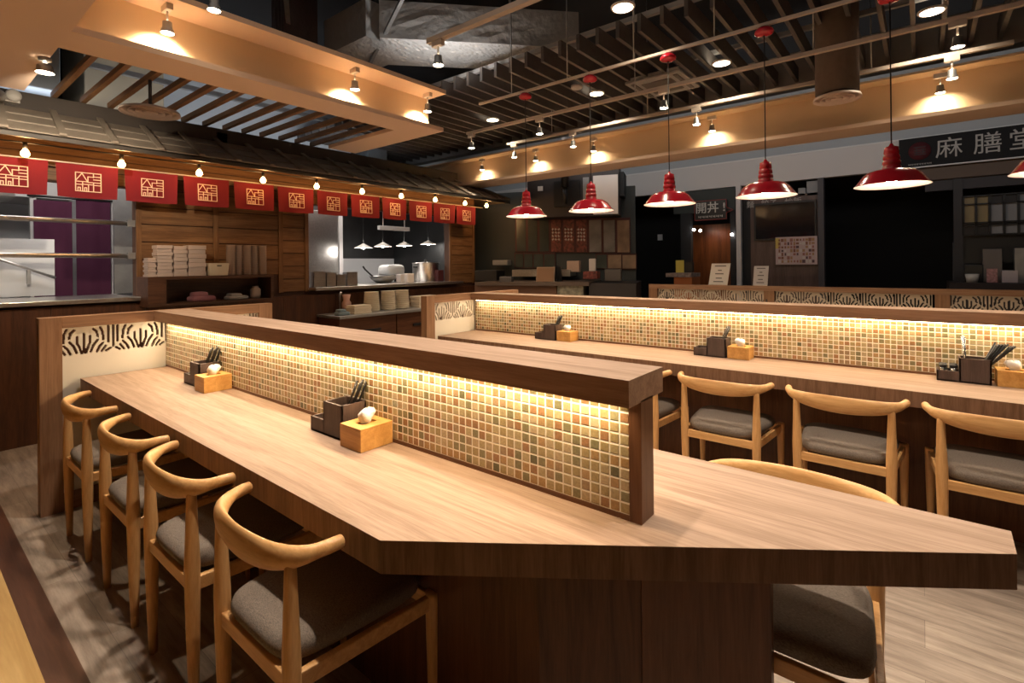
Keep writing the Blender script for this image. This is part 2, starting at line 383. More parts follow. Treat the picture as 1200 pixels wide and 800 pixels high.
for a, b in ((2.67, 1.40), (1.29, -.10), (-.21, -1.56)):
    lattice(MB(), a - b, .90, .16, .012, 'y', a, 6.33, res=.0065, center=.12).build('fan_lattice', plain('pale lattice board', (.68, .58, .46), .6), P3)

# ------------------------------------------------------------------ elbow chairs
def make_chair():
    t = thing('dining_chair', 'x', 'chair', (0, 0, 0), 0, None)
    for s in (1, -1):
        z = [0, .12, .28, .40, .46, .56, .66, .70]; r = [.013, .0165, .0205, .0225, .0225, .0185, .015, .013]
        MB().loft([(-.197 - .004 * (k / 7), s * (.192 + .006 * (k / 7)), zz) for k, zz in enumerate(z)], [(q, q) for q in r], 14, up=(1, 0, 0)).build('leg', oak, t)
        z = [0, .15, .30, .40, .425]; r = [.013, .0165, .0200, .0215, .021]
        MB().loft([(.215, s * .232, zz) for zz in z], [(q, q) for q in r], 14, up=(1, 0, 0)).build('leg', oak, t)
    f = MB(); f.bar((-.2, -.185, .395), (-.2, .185, .395), .02, .042); f.bar((.215, -.22, .395), (.215, .22, .395), .02, .042)
    for s in (1, -1): f.bar((-.195, s * .193, .395), (.21, s * .230, .395), .02, .042)
    f.build('seat_frame', oak_y, t, .003)
    MB().cushion((.005, 0, .418), .37, .455, .43, .062).build('seat', fabric, t)
    pts = []; rad = []
    ctrl = [(-.098, .250, .712, .0155, .0160), (-.125, .246, .711, .0165, .0175), (-.155, .236, .708, .0165, .0180), (-.183, .217, .703, .019, .023), (-.205, .185, .698, .0185, .029),
            (-.222, .135, .693, .0155, .035), (-.232, .07, .690, .0125, .0395), (-.236, 0, .689, .0115, .041)]
    full = [(x, y, z, a, b) for x, y, z, a, b in ctrl] + [(x, -y, z, a, b) for x, y, z, a, b in ctrl[-2::-1]]
    # smooth Catmull-Rom
    def cr(p0, p1, p2, p3, t_): return [.5 * (2 * b + (c - a) * t_ + (2 * a - 5 * b + 4 * c - d) * t_ ** 2 + (3 * b - a - 3 * c + d) * t_ ** 3) for a, b, c, d in zip(p0, p1, p2, p3)]
    for i in range(len(full) - 1):
        q = [full[max(i - 1, 0)], full[i], full[i + 1], full[min(i + 2, len(full) - 1)]]
        for k in range(4):
            v = cr(*q, k / 4); pts.append(v[:3]); rad.append((v[3], v[4]))
    pts.append(full[-1][:3]); rad.append(full[-1][3:])
    # round the ends
    e0 = Vector(pts[0]); d0 = (e0 - Vector(pts[1])).normalized(); e1 = Vector(pts[-1]); d1 = (e1 - Vector(pts[-2])).normalized()
    pts = [tuple(e0 + d0 * .006), tuple(e0 + d0 * .003)] + pts + [tuple(e1 + d1 * .003), tuple(e1 + d1 * .006)]
    rad = [(rad[0][0] * .55, rad[0][1] * .55), (rad[0][0] * .88, rad[0][1] * .88)] + rad + [(rad[-1][0] * .88, rad[-1][1] * .88), (rad[-1][0] * .55, rad[-1][1] * .55)]
    MB().loft(pts, rad, 18).build('backrest', oak_y, t)
    return t
ch = make_chair()
ch_labels = ['oak elbow chair beside the lattice end panel, farthest of the four at the left',
             'oak elbow chair at the near table, second from the lattice end panel',
             'oak elbow chair at the near table, third from the lattice end panel',
             'oak elbow chair at the near table, nearest and largest of the four on the left']
for k, (y, l) in enumerate(zip((3.287, 2.583, 1.986, 1.370), ch_labels)):
    o = ch if k == 0 else dup(ch, (0, 0, 0)); o.location = (.805, y, 0); o['label'] = l; o['group'] = 'chairs along the left side of the near table'
for y, l in ((1.47, 'oak elbow chair at the second table, mostly hidden behind the near divider end'), (.895, 'oak elbow chair at the second table, just right of the near divider end'),
             (.31, 'oak elbow chair at the second table, middle of the row seen from behind'), (-.26, 'oak elbow chair at the second table, cut off by the right edge of the photo')):
    o = dup(ch, (3.16, y, 0), 0, l); o['group'] = 'chairs along the second table'
o = dup(ch, (1.60, .305, 0), math.pi, 'oak elbow chair tucked under the slanted table end, its back rising behind the top'); del o['group']

# ------------------------------------------------------------------ cutlery caddies and tissue boxes
def caddy(kind):
    # stepped dark box: long side along y, low step at +y end
    t = thing('cutlery_caddy', 'x', 'cutlery holder')
    w = .008; b = MB()
    def tray(x0, x1, y0, y1, h):
        b.box((x0, y0, 0), (x1, y1, w)); b.box((x0, y0, 0), (x0 + w, y1, h)); b.box((x1 - w, y0, 0), (x1, y1, h)); b.box((x0, y0, 0), (x1, y0 + w, h)); b.box((x0, y1 - w, 0), (x1, y1, h))
    tray(0, .105, 0, .125, .127); tray(0, .105, .117, .215, .055)
    b.build('stepped_box', holderm, t, .001)
    if kind == 'spoons':
        for k in range(8):
            x = .035 + .008 * k; y = .02 + .006 * (k % 3); a = Vector((x - .01, y + .05, .012)); e = Vector((x + .022, y - .028 + .003 * (k % 4), .195 + .005 * (k % 3)))
            MB().loft([a, a.lerp(e, .5), a.lerp(e, .8), e], [(.0035, .0022), (.0045, .0025), (.0075, .003), (.008, .003)], 8).build('utensil', chop, t)
    else:
        for k in range(14):
            x = .015 + .0055 * k; a = Vector((x, .075 - .004 * (k % 5), .012)); e = Vector((x + .01 * math.sin(k), -.02 - .012 * (k % 7), .205 + .003 * (k % 4) - .0015 * (k % 7)))
            MB().loft([a, e], [(.0035, .0035), (.005, .005)], 6).build('chopstick', chop, t)
        for x in (.03, .07): MB().loft([(x, .095, .012), (x, .10 + x * .1, .235)], [(.004, .004), (.006, .006)], 8).build('tongs', metal_s, t)
        for x, y in ((.03, .145), (.075, .145), (.03, .188), (.075, .188)):
            j = MB().lathe([(0, .009), (.018, .009), (.018, .06), (.015, .07), (0, .07)], (x, y, 0), 16).build('spice_jar', metal_s, t)
            MB().lathe([(0, .07), (.017, .07), (.017, .084), (0, .084)], (x, y, 0), 16).build('jar_lid', black, j)
    return t
cs = caddy('spoons'); cc = caddy('sticks')
cs.location = (1.052, 1.655, .7505); cs['label'] = 'dark stepped cutlery caddy with black utensils, nearer one on the near table'; cs['group'] = 'cutlery caddies'
cc.location = (3.53, -.275, .7505); cc['label'] = 'dark stepped caddy with fanned black chopsticks and jars at the right edge of the photo'; cc['group'] = 'cutlery caddies'
for p, l in (((1.052, 2.99, .7505), 'dark stepped cutlery caddy with black utensils at the far end of the near table'),
             ((3.53, 1.02, .7505), 'dark stepped cutlery caddy midway along the second table, utensils leaning out'),
             ((3.53, 2.385, .7505), 'dark stepped cutlery caddy near the far end of the second table')):
    dup(cs, p, 0, l)
dup(cc, (5.95, 1.2, .7505), 0, 'dark caddy of chopsticks before the long lattice screen on the farthest table')
def tissue_box():
    t = thing('tissue_box', 'x', 'tissue box')
    b = MB(); W, D, H = .135, .125, .08
    b.box((0, 0, 0), (W, D, H - .008)); b.box((0, 0, H - .008), (W, .045, H)); b.box((0, .08, H - .008), (W, D, H)); b.box((0, .045, H - .008), (.035, .08, H)); b.box((.10, .045, H - .008), (W, .08, H))
    b.build('bamboo_case', bamboo, t, .001)
    m = MB(); vs = []; n = 20; r2 = random.Random(3)
    prof = [(.018, -.006), (.024, .006), (.033, .018), (.036, .03), (.028, .042), (.012, .047), (.002, .046)]
    for r, z in prof:
        for i in range(n):
            a = 2 * math.pi * i / n; q = r * (1 + .18 * math.sin(3 * a + z * 60) + .08 * r2.random())
            vs.append((.066 + q * .85 * math.cos(a) + z * .1, .062 + q * .62 * math.sin(a), H + z + .004 * math.sin(2 * a + 1)))
    fs = [(k * n + i, k * n + (i + 1) % n, (k + 1) * n + (i + 1) % n, (k + 1) * n + i) for k in range(len(prof) - 1) for i in range(n)]
    m.add(vs, fs, True).build('tissue', tissue, t); return t
tb = tissue_box(); tb.location = (1.022, 1.495, .7505); tb['label'] = 'bamboo tissue box in front of the nearer cutlery caddy on the near table'; tb['group'] = 'bamboo tissue boxes'
for p, rz, l in (((1.022, 2.84, .7505), 0, 'bamboo tissue box beside the far caddy on the near table, tissue standing tall'),
                 ((3.655, 2.24, .7505), R(90), 'bamboo tissue box near the far end of the second table'),
                 ((3.655, .875, .7505), R(90), 'bamboo tissue box midway along the second table'),
                 ((3.655, -.43, .7505), R(90), 'bamboo tissue box cut off by the right edge of the photo, right of the chopsticks')):
    dup(tb, p, rz, l)

# ------------------------------------------------------------------ pendant lamps
def pendant():
    t = thing('pendant_lamp', 'x', 'lamp', group='red pendant lamps over the second table')
    MB().lathe([(.040, .090), (.085, .088), (.112, .080), (.135, .062), (.158, .030), (.176, .006), (.183, 0)], n=48).build('shade', redmet, t)
    MB().lathe([(.182, .0005), (.174, .005), (.155, .028), (.132, .059), (.109, .077), (.02, .084)], n=48).build('reflector', inner, t)
    MB().lathe([(.046, .086), (.046, .108), (.041, .111), (.041, .117), (.045, .12), (.044, .138), (.039, .141), (.039, .147), (.042, .15), (.040, .170), (.036, .173), (.036, .18), (.038, .183), (.034, .218), (.014, .226), (.006, .24)], n=24).build('socket_cap', redmet, t)
    MB().lathe([(.001, .012), (.02, .015), (.03, .028), (.03, .045), (.018, .07), (.015, .08)], n=24).build('bulb', glow_p, t)
    MB().loft([(0, 0, .235), (0, 0, 1.06)], .0035, 8).build('cord', cordm, t)
    MB().lathe([(.008, 1.045), (.045, 1.05), (.058, 1.06), (.058, 1.075), (.05, 1.085), (.035, 1.10), (0, 1.10)], n=28).build('canopy', redmet, t)
    return t
pend = pendant()
LX = 3.62
py = [2.66, 2.02, 1.385, .76, .123, -.515]; py = [2.745, 2.085, 1.43, .785, .127, -.53]
pl_lab = ['farthest and smallest red enamel pendant lamp', 'second smallest red enamel pendant lamp, in front of the white-grey wall box', 'red enamel pendant lamp, third from the far end of the row',
          'red enamel pendant lamp hanging left of the dark booth opening', 'large red enamel pendant lamp hanging below the white band, largest seen whole', 'red enamel pendant lamp cut off by the right edge of the photo']
for k, (y, l) in enumerate(zip(py, pl_lab)):
    o = pend if k == 0 else dup(pend, (0, 0, 0)); o.location = (LX, y, 1.818); o['label'] = l
    light('SPOT', (LX, y, 1.84), 26, (1, .80, .58), .03, spot=150, blend=.5)
    light('POINT', (LX, y, 1.828), 1.2, (1, .80, .58), .03)

# ------------------------------------------------------------------ tracks
def track(x, ya, yb, z, label, w=.035, d=.03, rods=()):
    t = thing('lighting_track', label, 'lighting track', group='ceiling lighting tracks')
    MB().box((x - w / 2, ya, z), (x + w / 2, yb, z + d)).build('rail', trackm, t, .002)
    for y in rods: MB().loft([(x, y, z + d), (x, y, 4.2)], .005, 8).build('drop_rod', steel_d, t)
    return t
ZT = 2.90
track(2.36, -1.2, on_x(505, 56, 2.36).y, ZT, 'lighting track nearest the camera, its far end above the soffit tip', .045, .035, (1.9, .9))
track(LX, -1.6, 3.3, 2.925, 'thin track that carries the red pendant lamps', .022, .022, (2.9, 2.3, 1.7, 1.1, .3))
track(4.28, -1.4, on_x(549, 158, 4.28).y, ZT, 'lighting track just beyond the red pendant lamps, below the ceiling baffles', .035, .03, (2.0, .6))
track(5.0, -.52, on_x(596, 169.5, 5.0).y, ZT, 'lighting track in front of the long cream soffit', .035, .03, (3.4, 2.2, .3))
def spotlamp():
    t = thing('track_spotlight', 'x', 'spotlight')   # origin at the lens
    MB().box((-.018, -.045, .128), (.018, .045, .165)).build('adapter', trackm, t, .002)
    MB().loft([(0, 0, .06), (0, 0, .13)], .006, 10).build('stem', trackm, t)
    MB().lathe([(.012, .072), (.024, .066), (.026, .03), (.032, .02), (.034, .0)], n=24).build('head', steel_d, t)
    MB().lathe([(.001, .003), (.031, .002), (.033, .006)], n=24).build('lens', glow_l, t)
    return t
sp = spotlamp(); used = []
def place_spot(p, label, e, aim=(0, 0), spot=75, group='track spotlights', s=1.0):
    o = sp if not used else dup(sp, (0, 0, 0)); used.append(1)
    o.location = p; o['label'] = label; o['group'] = group; o.scale = (s,) * 3
    if e: light('SPOT', (p[0], p[1], p[2] - .012), e, (1, .83, .62), .02, spot=spot, blend=.7, rot=(aim[1], aim[0], 0))
TS = ZT - .165
for (x, y), l in (((516, 77), 'track spotlight at the end of the nearest track, before the foil duct'),):
    p = on_x(x, y, 2.36); place_spot((2.36, p.y, TS), l, 75, (0, 0))
for (x, y), l in (((554, 166), 'far-end spotlight on the track beyond the red pendants'), ((634, 156), 'spotlight above the dark wall box on the track beyond the pendants'),
                  ((780, 125), 'spotlight between two pendant cords, below the cassette unit'), ((1125, 48), 'large bright spotlight below the elongated ceiling downlight at top right')):
    p = on_x(x, y, 4.28); place_spot((4.28, p.y, TS), l, 55)
for (x, y), l in (((604, 184), 'far-end spotlight on the soffit-side track'), ((673, 171), 'spotlight right of the black pipe on the soffit-side track'),
                  ((818, 142), 'spotlight just left above the soffit lamp glow at centre right'), ((1118, 87), 'spotlight at the right end of the soffit-side track')):
    p = on_x(x, y, 5.0); place_spot((5.0, p.y, TS), l, 40)

p = on_x(254, 16, 1.2); place_spot((1.2, p.y, p.z), 'bright spotlight above the soffit flange at the top left', 0)
track(1.2, 2.2, 3.28, p.z + .165, 'short lighting track above the soffit at the top left edge')

# ------------------------------------------------------------------ left soffit above the kitchen front
SZ = 2.60
so = MB()
so.box((-3, 3.36, SZ), (3.2, 3.66, SZ + .035))
so.box((-3, -2, SZ), (.612, 3.36, SZ + .035)); so.box((-3, 3.66, SZ), (.612, 4.72, SZ + .035)); so.box((2.88, 3.66, SZ), (3.2, 4.72, SZ + .035))
so.build('trim_3', plain('soffit paint', (.76, .57, .43), .7))['kind'] = 'structure'
sw = MB(); sw.box((.56, 3.56, SZ + .035), (3.2, 3.60, 2.93)); sw.box((.50, -2, SZ + .035), (.54, 3.6, 2.93))
sw.build('trim_4', plain('soffit web paint', (.80, .62, .41), .7))['kind'] = 'structure'
sf = MB(); sf.box((.5, 3.32, 2.93), (3.2, 3.66, 2.965)); sf.box((.3, -2, 2.93), (.62, 3.32, 2.965)); sf.build('trim_5', MATS['soffit paint'])['kind'] = 'structure'
for k, x in enumerate([q_ * 1.207 for q_ in (.77, .93, 1.09, 1.25, 1.41, 1.58, 1.74, 1.90, 2.06, 2.22, 2.40, 2.56, 2.72)]):
    tag(box('ceiling_slat', (x - .019, 3.70, 2.85), (x + .019, 5.76, 2.895), slat_w), 'brown wooden slat spanning the soffit opening above the kitchen front', 'slat', 'brown slats in the soffit opening')
for (x, y), l in (((199, 36), 'spotlight on the soffit flange, leftmost of the three along it'), ((418, 100), 'spotlight on the soffit flange, middle of the three along it'), ((503, 126), 'spotlight on the soffit flange, at its right tip')):
    p = on_y(x, y, 3.43); place_spot((p.x, 3.43, 2.765), l, 75, spot=95, group='spotlights on the left soffit')
    light('SPOT', (p.x, 3.435, 2.74), 40, (1, .80, .50), .02, spot=120, blend=.8, rot=(R(55), 0, 0))
# adjustable spot on the soffit plate
p = on_z(55, 90, 2.52)
t = thing('ceiling_spotlight', 'round adjustable spotlight under the soffit plate at upper left', 'spotlight', (p.x, p.y, 2.515))
MB().lathe([(.0, .085), (.03, .085), (.03, .07), (.012, .065), (.012, .045)], n=20).build('mount', steel_d, t)
MB().lathe([(.02, .05), (.036, .04), (.042, .0)], n=28).build('head', steel_d, t)
MB().lathe([(.001, .002), (.04, .003), (.041, .006)], n=28).build('lens', glow_l, t)
light('SPOT', (p.x, p.y, 2.50), 60, (1, .80, .55), .02, spot=100)
light('SPOT', (p.x + .02, p.y + .05, 2.52), 110, (1, .84, .64), .02, spot=75, rot=(R(72), 0, R(-12)))  # second beam added to brighten the roof, besides the spotlight's own
# round air diffuser
def diffuser(p, r, label, duct=None):
    t = thing('air_diffuser', label, 'air vent', p)
    d = MB()
    for a, b in ((1, .86), (.72, .6), (.48, .36), (.24, .02)): d.lathe([(r * b, .02), (r * a, 0), (r * a * .99, .012), (r * b, .03)], n=40)
    d.build('ring_face', plain('diffuser paint', (.68, .55, .47), .6), t)
    MB().lathe([(r * .98, .010), (r * .97, .022), (r * .5, .05), (0, .05)], n=40).build('collar', MATS['diffuser paint'], t)
    if duct: duct(t)
    return t
p = on_z(178, 133, 2.62)
diffuser((p.x, p.y, 2.59), .2, 'round air diffuser below the brown slats over the kitchen roof')
MB().loft([(0, 0, .05), (0, 0, .30)], .012, 12).build('neck', slatgrey, bpy.data.objects['air_diffuser'])

# ------------------------------------------------------------------ kitchen front
KY = 5.6
pl = MB()
def planks(mb, x0, x1, z0, z1, y, h=.145, t=.012):
    n = max(1, round((z1 - z0) / h)); hh = (z1 - z0) / n
    for i in range(n): mb.box((x0, y - t, z0 + i * hh + .010), (x1, y, z0 + (i + 1) * hh))
wk = MB(); wk.box((-3, KY, 0), (6.0, KY + .1, 1.10)); wk.box((-3, KY, 2.12), (6.0, KY + .1, 2.62)); wk.box((1.46, KY, 1.1), (3.13, KY + .1, 2.12)); wk.box((5.42, KY, 1.1), (6.0, KY + .1, 2.12))
struct(wk.build('wall_kitchen', plain('wall backing', (.06, .022, .009), .7)))
pk = MB(); planks(pk, 1.50, 2.11, 1.30, 2.12, KY, .15); planks(pk, 2.16, 2.78, 1.30, 2.12, KY, .15); planks(pk, 2.83, 3.09, 1.10, 2.12, KY, .15); planks(pk, 5.46, 5.93, 1.10, 2.12, KY, .15)
planks(pk, -3, 5.97, 2.12, 2.56, KY, .10)
struct(pk.build('trim_6', plank_x))
pp = MB()
for a, b in ((1.46, 1.50), (2.11, 2.16), (2.78, 2.83), (3.09, 3.135), (5.42, 5.46), (5.93, 5.97)): pp.box((a, KY - .022, 1.1), (b, KY, 2.13))
struct(pp.build('trim_7', plank_z))
# lower cladding
lc = MB()
for k in range(14):
    a = -3 + k * .643; lc.box((a + .002, 5.50, .0), (a + .641, 5.6, 1.08 if a < 1.3 else 1.06))
struct(lc.build('trim_8', dkwood_z))
# counter tops of the two hatches
tag(MB().box((-3, 5.46, 1.10), (1.46, 6.35, 1.135)).build('hatch_counter', steel, None, .004), 'stainless steel counter of the left kitchen hatch', 'counter')
tag(MB().box((3.13, 5.42, 1.11), (5.55, 6.3, 1.145)).build('hatch_counter', steel, None, .004), 'stainless steel counter of the right kitchen hatch', 'counter')
# roof
rf = thing('pent_roof', 'dark boarded pent roof with battens along the kitchen front', 'roof')
e0 = Vector((-3, 5.02, 2.375)); e1 = Vector((6.2, 5.02, 2.375)); g0 = Vector((-3, 5.7, 2.70)); g1 = Vector((6.0, 5.7, 2.68)); h1 = Vector((6.45, 7.6, 2.375)); h2 = Vector((6.0, 7.6, 2.68))
def slab(mb, a, b, c, d, t=.02):
    n = (b - a).cross(d - a).normalized() * t
    mb.add([a, b, c, d, a - n, b - n, c - n, d - n], [(0, 1, 2, 3), (7, 6, 5, 4), (0, 4, 5, 1), (1, 5, 6, 2), (2, 6, 7, 3), (3, 7, 4, 0)])
m = MB(); slab(m, e0, e1, g1, g0); slab(m, e1, h1, h2, g1); m.build('deck', roofm, rf)
boardm = plain('weathered roof board face', (.30, .245, .19), .65, noise=.15, nscale=5)
m = MB()
for k in range(3):   # rows of boards with dark gaps between them
    for (a, b, c, d) in ((e0, e1, g1, g0), (e1, h1, h2, g1)):
        lo, hi = k / 3 + .02, (k + 1) / 3 - .045; u_ = Vector((0, 0, .02))
        slab(m, a.lerp(d, lo) + u_, b.lerp(c, lo) + u_, b.lerp(c, hi) + u_, a.lerp(d, hi) + u_, .012)
m.build('boards', boardm, rf)
m = MB(); x = -2.62
while x < 6.1:
    m.bar(Vector((x, 5.01, 2.402)), Vector((min(x + .05, 5.98), 5.69, 2.727)), .045, .016); x += .3165
m.bar((6.2, 5.02, 2.41), (6.0, 5.7, 2.71), .04, .03)
m.build('battens', boardm, rf)
MB().box((-3, 5.02, 2.345), (6.2, 5.05, 2.375)).build('eave_board', roofm, rf)
m = MB(); 
for k in range(30):
    x = -2.6 + k * .3; m.bar((x, 5.05, 2.36), (x, 5.6, 2.60), .03, .045)
m.build('rafters', plank_z, rf)
struct(box('trim_9', (-3, 5.7, 2.62), (6.0, 5.76, 2.84), plain('dark brown fascia', (.055, .042, .033), .7, noise=.2, nscale=3)))
# soffit board under the roof
struct(MB().box((-3, 5.56, 2.50), (5.97, 5.59, 2.60)).build('trim_10', plank_x))

# flags
def flag():
    t = thing('noren_flag', 'x', 'flag', group='red flags under the kitchen roof'); W, H = .405, .275
    nx, nz = 24, 14; vs = []; fs = []
    for s in (0, 1):
        for j in range(nz + 1):
            for i in range(nx + 1):
                x = (i / nx - .5) * W * (1 - .05 * j / nz); z = -H * j / nz; yw = .007 * math.sin(i / nx * 9 + 1) * (j / nz) + .006 * math.sin(i / nx * 4)
                vs.append((x, yw + s * .0025, z - .006 * math.sin(math.pi * i / nx)))
    q = (nx + 1) * (nz + 1)
    for j in range(nz):
        for i in range(nx):
            a = j * (nx + 1) + i; fs += [(a, a + nx + 1, a + nx + 2, a + 1), (q + a, q + a + 1, q + a + nx + 2, q + a + nx + 1)]
    MB().add(vs, fs, True).build('cloth', redcloth, t)
    L = [((0, 0), (1, 0)), ((1, 0), (1, 1)), ((1, 1), (0, 1)), ((0, 1), (0, 0)), ((0, .45), (.25, .03)), ((.25, .03), (.46, .47)), ((.48, .5), (.48, .2)), ((.48, .2), (.7, .2)), ((.7, 0), (.7, .22)), ((.7, .18), (1, .18)),
         ((.7, .34), (1, .34)), ((.48, .5), (1, .5)), ((0, .48), (.46, .48)), ((.02, .64), (.27, .64)), ((.27, .5), (.27, 1)), ((.27, .62), (.7, .62)), ((.7, .5), (.7, 1)), ((.5, .62), (.5, 1)), ((.7, .64), (1, .64)),
         ((.09, 1), (.09, .8)), ((.09, .8), (.18, .8)), ((.18, .8), (.18, 1)), ((.35, 1), (.35, .8)), ((.35, .8), (.43, .8)), ((.43, .8), (.43, 1))]
    m = MB(); S = .165
    for a, b in L:
        A = Vector(((a[0] - .5) * S, -.0125, -.07 - a[1] * S * .93)); B = Vector(((b[0] - .5) * S, -.0125, -.07 - b[1] * S * .93)); d = (B - A).normalized() * .0025
        m.bar(A - d, B + d, .002, .0062, up=(d.z, 0, -d.x))
    m.build('emblem', emblemm, t)
    return t
fg = flag(); FY = 5.42
names = ['leftmost', 'second', 'third', 'fourth', 'fifth', 'sixth', 'seventh', 'eighth', 'ninth', 'tenth', 'eleventh', 'rightmost']
for k in range(12):
    o = fg if k == 0 else dup(fg, (0, 0, 0)); o.location = ((.655 + .4685 * k) * FY / 5.6, FY, 2.255 + .003 * k); o.rotation_euler = (rnd.uniform(-.05, .02), 0, rnd.uniform(-.06, .06))
    o['label'] = ('red cloth flag with cream emblem, %s of twelve under the kitchen roof' % names[k]) if k not in (1, 2) else ['', 'red cloth flag with a cream emblem, hanging in front of the plum curtain', 'red cloth flag with a cream emblem, hanging above the left plastic containers'][k]
tag(MB().loft([(-3, FY + .004, 2.235), (6.0, FY + .004, 2.294)], .006, 8).build('flag_rail', trackm, None), 'thin rail that carries the row of red flags', 'rail')
# string bulbs
def bulb():
    t = thing('string_bulb', 'x', 'light bulb', group='warm bulbs along the eave')
    MB().lathe([(.0, .082), (.014, .082), (.016, .04), (.012, .035)], n=16).build('socket', black, t)
    MB().lathe([(.011, .04), (.014, .03), (.026, .008), (.027, -.006), (.018, -.02), (.001, -.026)], n=20).build('glass', glow_w, t)
    return t
bb = bulb()
for k in range(10):
    X = (.683 + .5925 * k) if k < 9 else 5.90; Yb = 5.25
    o = bb if k == 0 else dup(bb, (0, 0, 0)); o.location = (X, Yb, 2.262 + .0048 * k); o['label'] = 'warm bare bulb under the eave, %s from the left of the photo' % (['first', 'second', 'third', 'fourth', 'fifth', 'sixth', 'seventh', 'eighth', 'ninth', 'tenth and last'][k])
    light('POINT', (X, Yb - .03, 2.285), 3.6, (1, .52, .20), .03)
tag(MB().loft([(-3, 5.25, 2.315), (6.0, 5.25, 2.389)], .006, 8).build('bulb_cable', cordm, None), 'black cable holding the bulbs under the eave', 'cable')
for k in range(10): pass

# wall shelf with containers
ws = thing('wall_shelf', 'dark wooden box shelf on the plank wall, carrying plastic containers', 'shelf')
MB().box((1.46, 5.27, 1.285), (2.57, 5.585, 1.312)).build('top_board', dkwood_x, ws, .001); MB().box((1.46, 5.27, 1.045), (2.57, 5.585, 1.07)).build('bottom_board', dkwood_x, ws, .001)
MB().box((1.46, 5.27, 1.07), (1.60, 5.585, 1.285)).build('side_board', dkwood_x, ws); MB().box((2.54, 5.27, 1.07), (2.57, 5.585, 1.285)).build('side_board', dkwood_x, ws)
MB().box((1.60, 5.56, 1.07), (2.54, 5.585, 1.285)).build('back_board', dkwood_x, ws)
def stack(name, label, x, y, z, w, d, h, n, cat='container', group=None, mat=clear):
    m = MB(); hh = h / n
    for i in range(n):
        q = .006 if i % 2 else 0; m.box((x + q, y + q, z + i * hh), (x + w - q, y + d - q, z + (i + 1) * hh - .001)); 
    return tag(m.build(name, mat, None, .003), label, cat, group)
g = 'clear containers on the dark wall shelf'
stack('container_stack', 'clear plastic container stack at the left end of the wall shelf, shortest', 1.475, 5.33, 1.3125, .07, .13, .17, 8, group=g)
stack('container_stack', 'clear square container stack on the wall shelf, second from its left end', 1.55, 5.34, 1.3125, .125, .14, .285, 9, group=g)
stack('container_stack', 'clear square container stack on the wall shelf, middle of the left cluster', 1.68, 5.34, 1.3125, .115, .14, .28, 8, group=g)
stack('container_stack', 'clear square container stack on the wall shelf, just left of the white box', 1.80, 5.34, 1.3125, .155, .14, .29, 7, group=g)
wb = thing('storage_box', 'small white box with a dark slot between the clear stacks', 'box', (2.06, 5.38, 1.3125))
MB().add([(-.08, -.06, 0), (.08, -.06, 0), (.08, .06, 0), (-.08, .06, 0), (-.09, -.065, .12), (.09, -.065, .12), (.09, .065, .12), (-.09, .065, .12)], [(0, 3, 2, 1), (4, 5, 6, 7), (0, 1, 5, 4), (1, 2, 6, 5), (2, 3, 7, 6), (3, 0, 4, 7)]).build('body', plain('ivory carton', (.72, .62, .45), .6), wb, .002)
MB().box((-.02, -.0675, .09), (.02, -.0625, .1)).build('handle_slot', black, wb)
for k in range(5):
    m = MB(); n = 22
    for i in range(n): m.lathe([(.0, i * .0138), (.036, i * .0138), (.042, i * .0138 + .011), (.043, i * .0138 + .0128), (0, i * .0135 + .0128)], (2.20 + k * .078, 5.40 + (k % 2) * .02, 1.3125), 14)
    tag(m.build('bowl_stack', clear), 'tall stack of clear bowls right of the white box, %s of five' % ['leftmost', 'second', 'middle', 'fourth', 'rightmost'][k], 'bowls', 'clear bowl stacks on the wall shelf')
def cloth_pile(x, y, z, w, d, h, mat, label):
    m = MB(); m.cushion((x, y, z), d, d * .9, w, h * .6); m.cushion((x - w * .1, y, z + h * .5), d * .8, d * .7, w * .6, h * .5); return tag(m.build('folded_cloth', mat), label, 'cloth')
cloth_pile(1.93, 5.40, 1.0705, .22, .18, .09, plain('dusty pink cloth', (.35, .14, .15), .9), 'dusty pink folded cloth inside the wall shelf')
cloth_pile(2.25, 5.40, 1.0705, .2, .16, .06, plain('white cloth', (.55, .5, .45), .9), 'white folded cloth inside the wall shelf')
tag(MB().lathe([(0, 0), (.045, 0), (.05, .03), (.05, .09), (.03, .11), (.03, .125), (0, .125)], (2.43, 5.38, 1.0705), 20).build('glass_jar', clear), 'small glass jar at the right end inside the wall shelf', 'jar')

# under-counter shelf of the right hatch
us = thing('counter_shelf', 'dark cabinet with a steel-edged top below the right kitchen hatch', 'cabinet')
MB().box((3.18, 5.02, .80), (5.6, 5.50, .83)).build('shelf_top', steel_d, us, .003)
for k in range(3): MB().box((3.2 + k * .8, 5.06, .0), (3.985 + k * .8, 5.49, .80)).build('cabinet_front', wood('cabinet walnut', (.12, .045, .02), (.06, .022, .01), 'x'), us, .002)
for k in range(3): MB().box((3.45 + k * .8, 5.045, .62), (3.75 + k * .8, 5.06, .65)).build('handle', black, us)
x0 = [3.80, 4.05, 4.27]
for k, x in enumerate(x0):
    m = MB()
    
    for i in range(10): m.lathe([(.0, i * .024), (.088 - .001 * i, i * .024), (.105 - .002 * i, i * .024 + .02), (.107 - .002 * i, i * .024 + .0235), (0, i * .024 + .0235)], (x, 5.30, .831), 24)
    tag(m.build('bowl_stack', ceram), 'stack of cream bowls under the right hatch, %s' % ['left of three', 'middle of three', 'right of three'][k], 'bowls', 'cream bowl stacks')
stack('tray_stack', 'stack of white boxes left of the cream bowls under the hatch', 3.42, 5.10, .8305, .24, .18, .10, 4, 'box', mat=ceram)
stack('tray_stack', 'white tray stack right of the cream bowls under the hatch', 4.45, 5.16, .8305, .36, .2, .15, 5, 'box', mat=ceram)
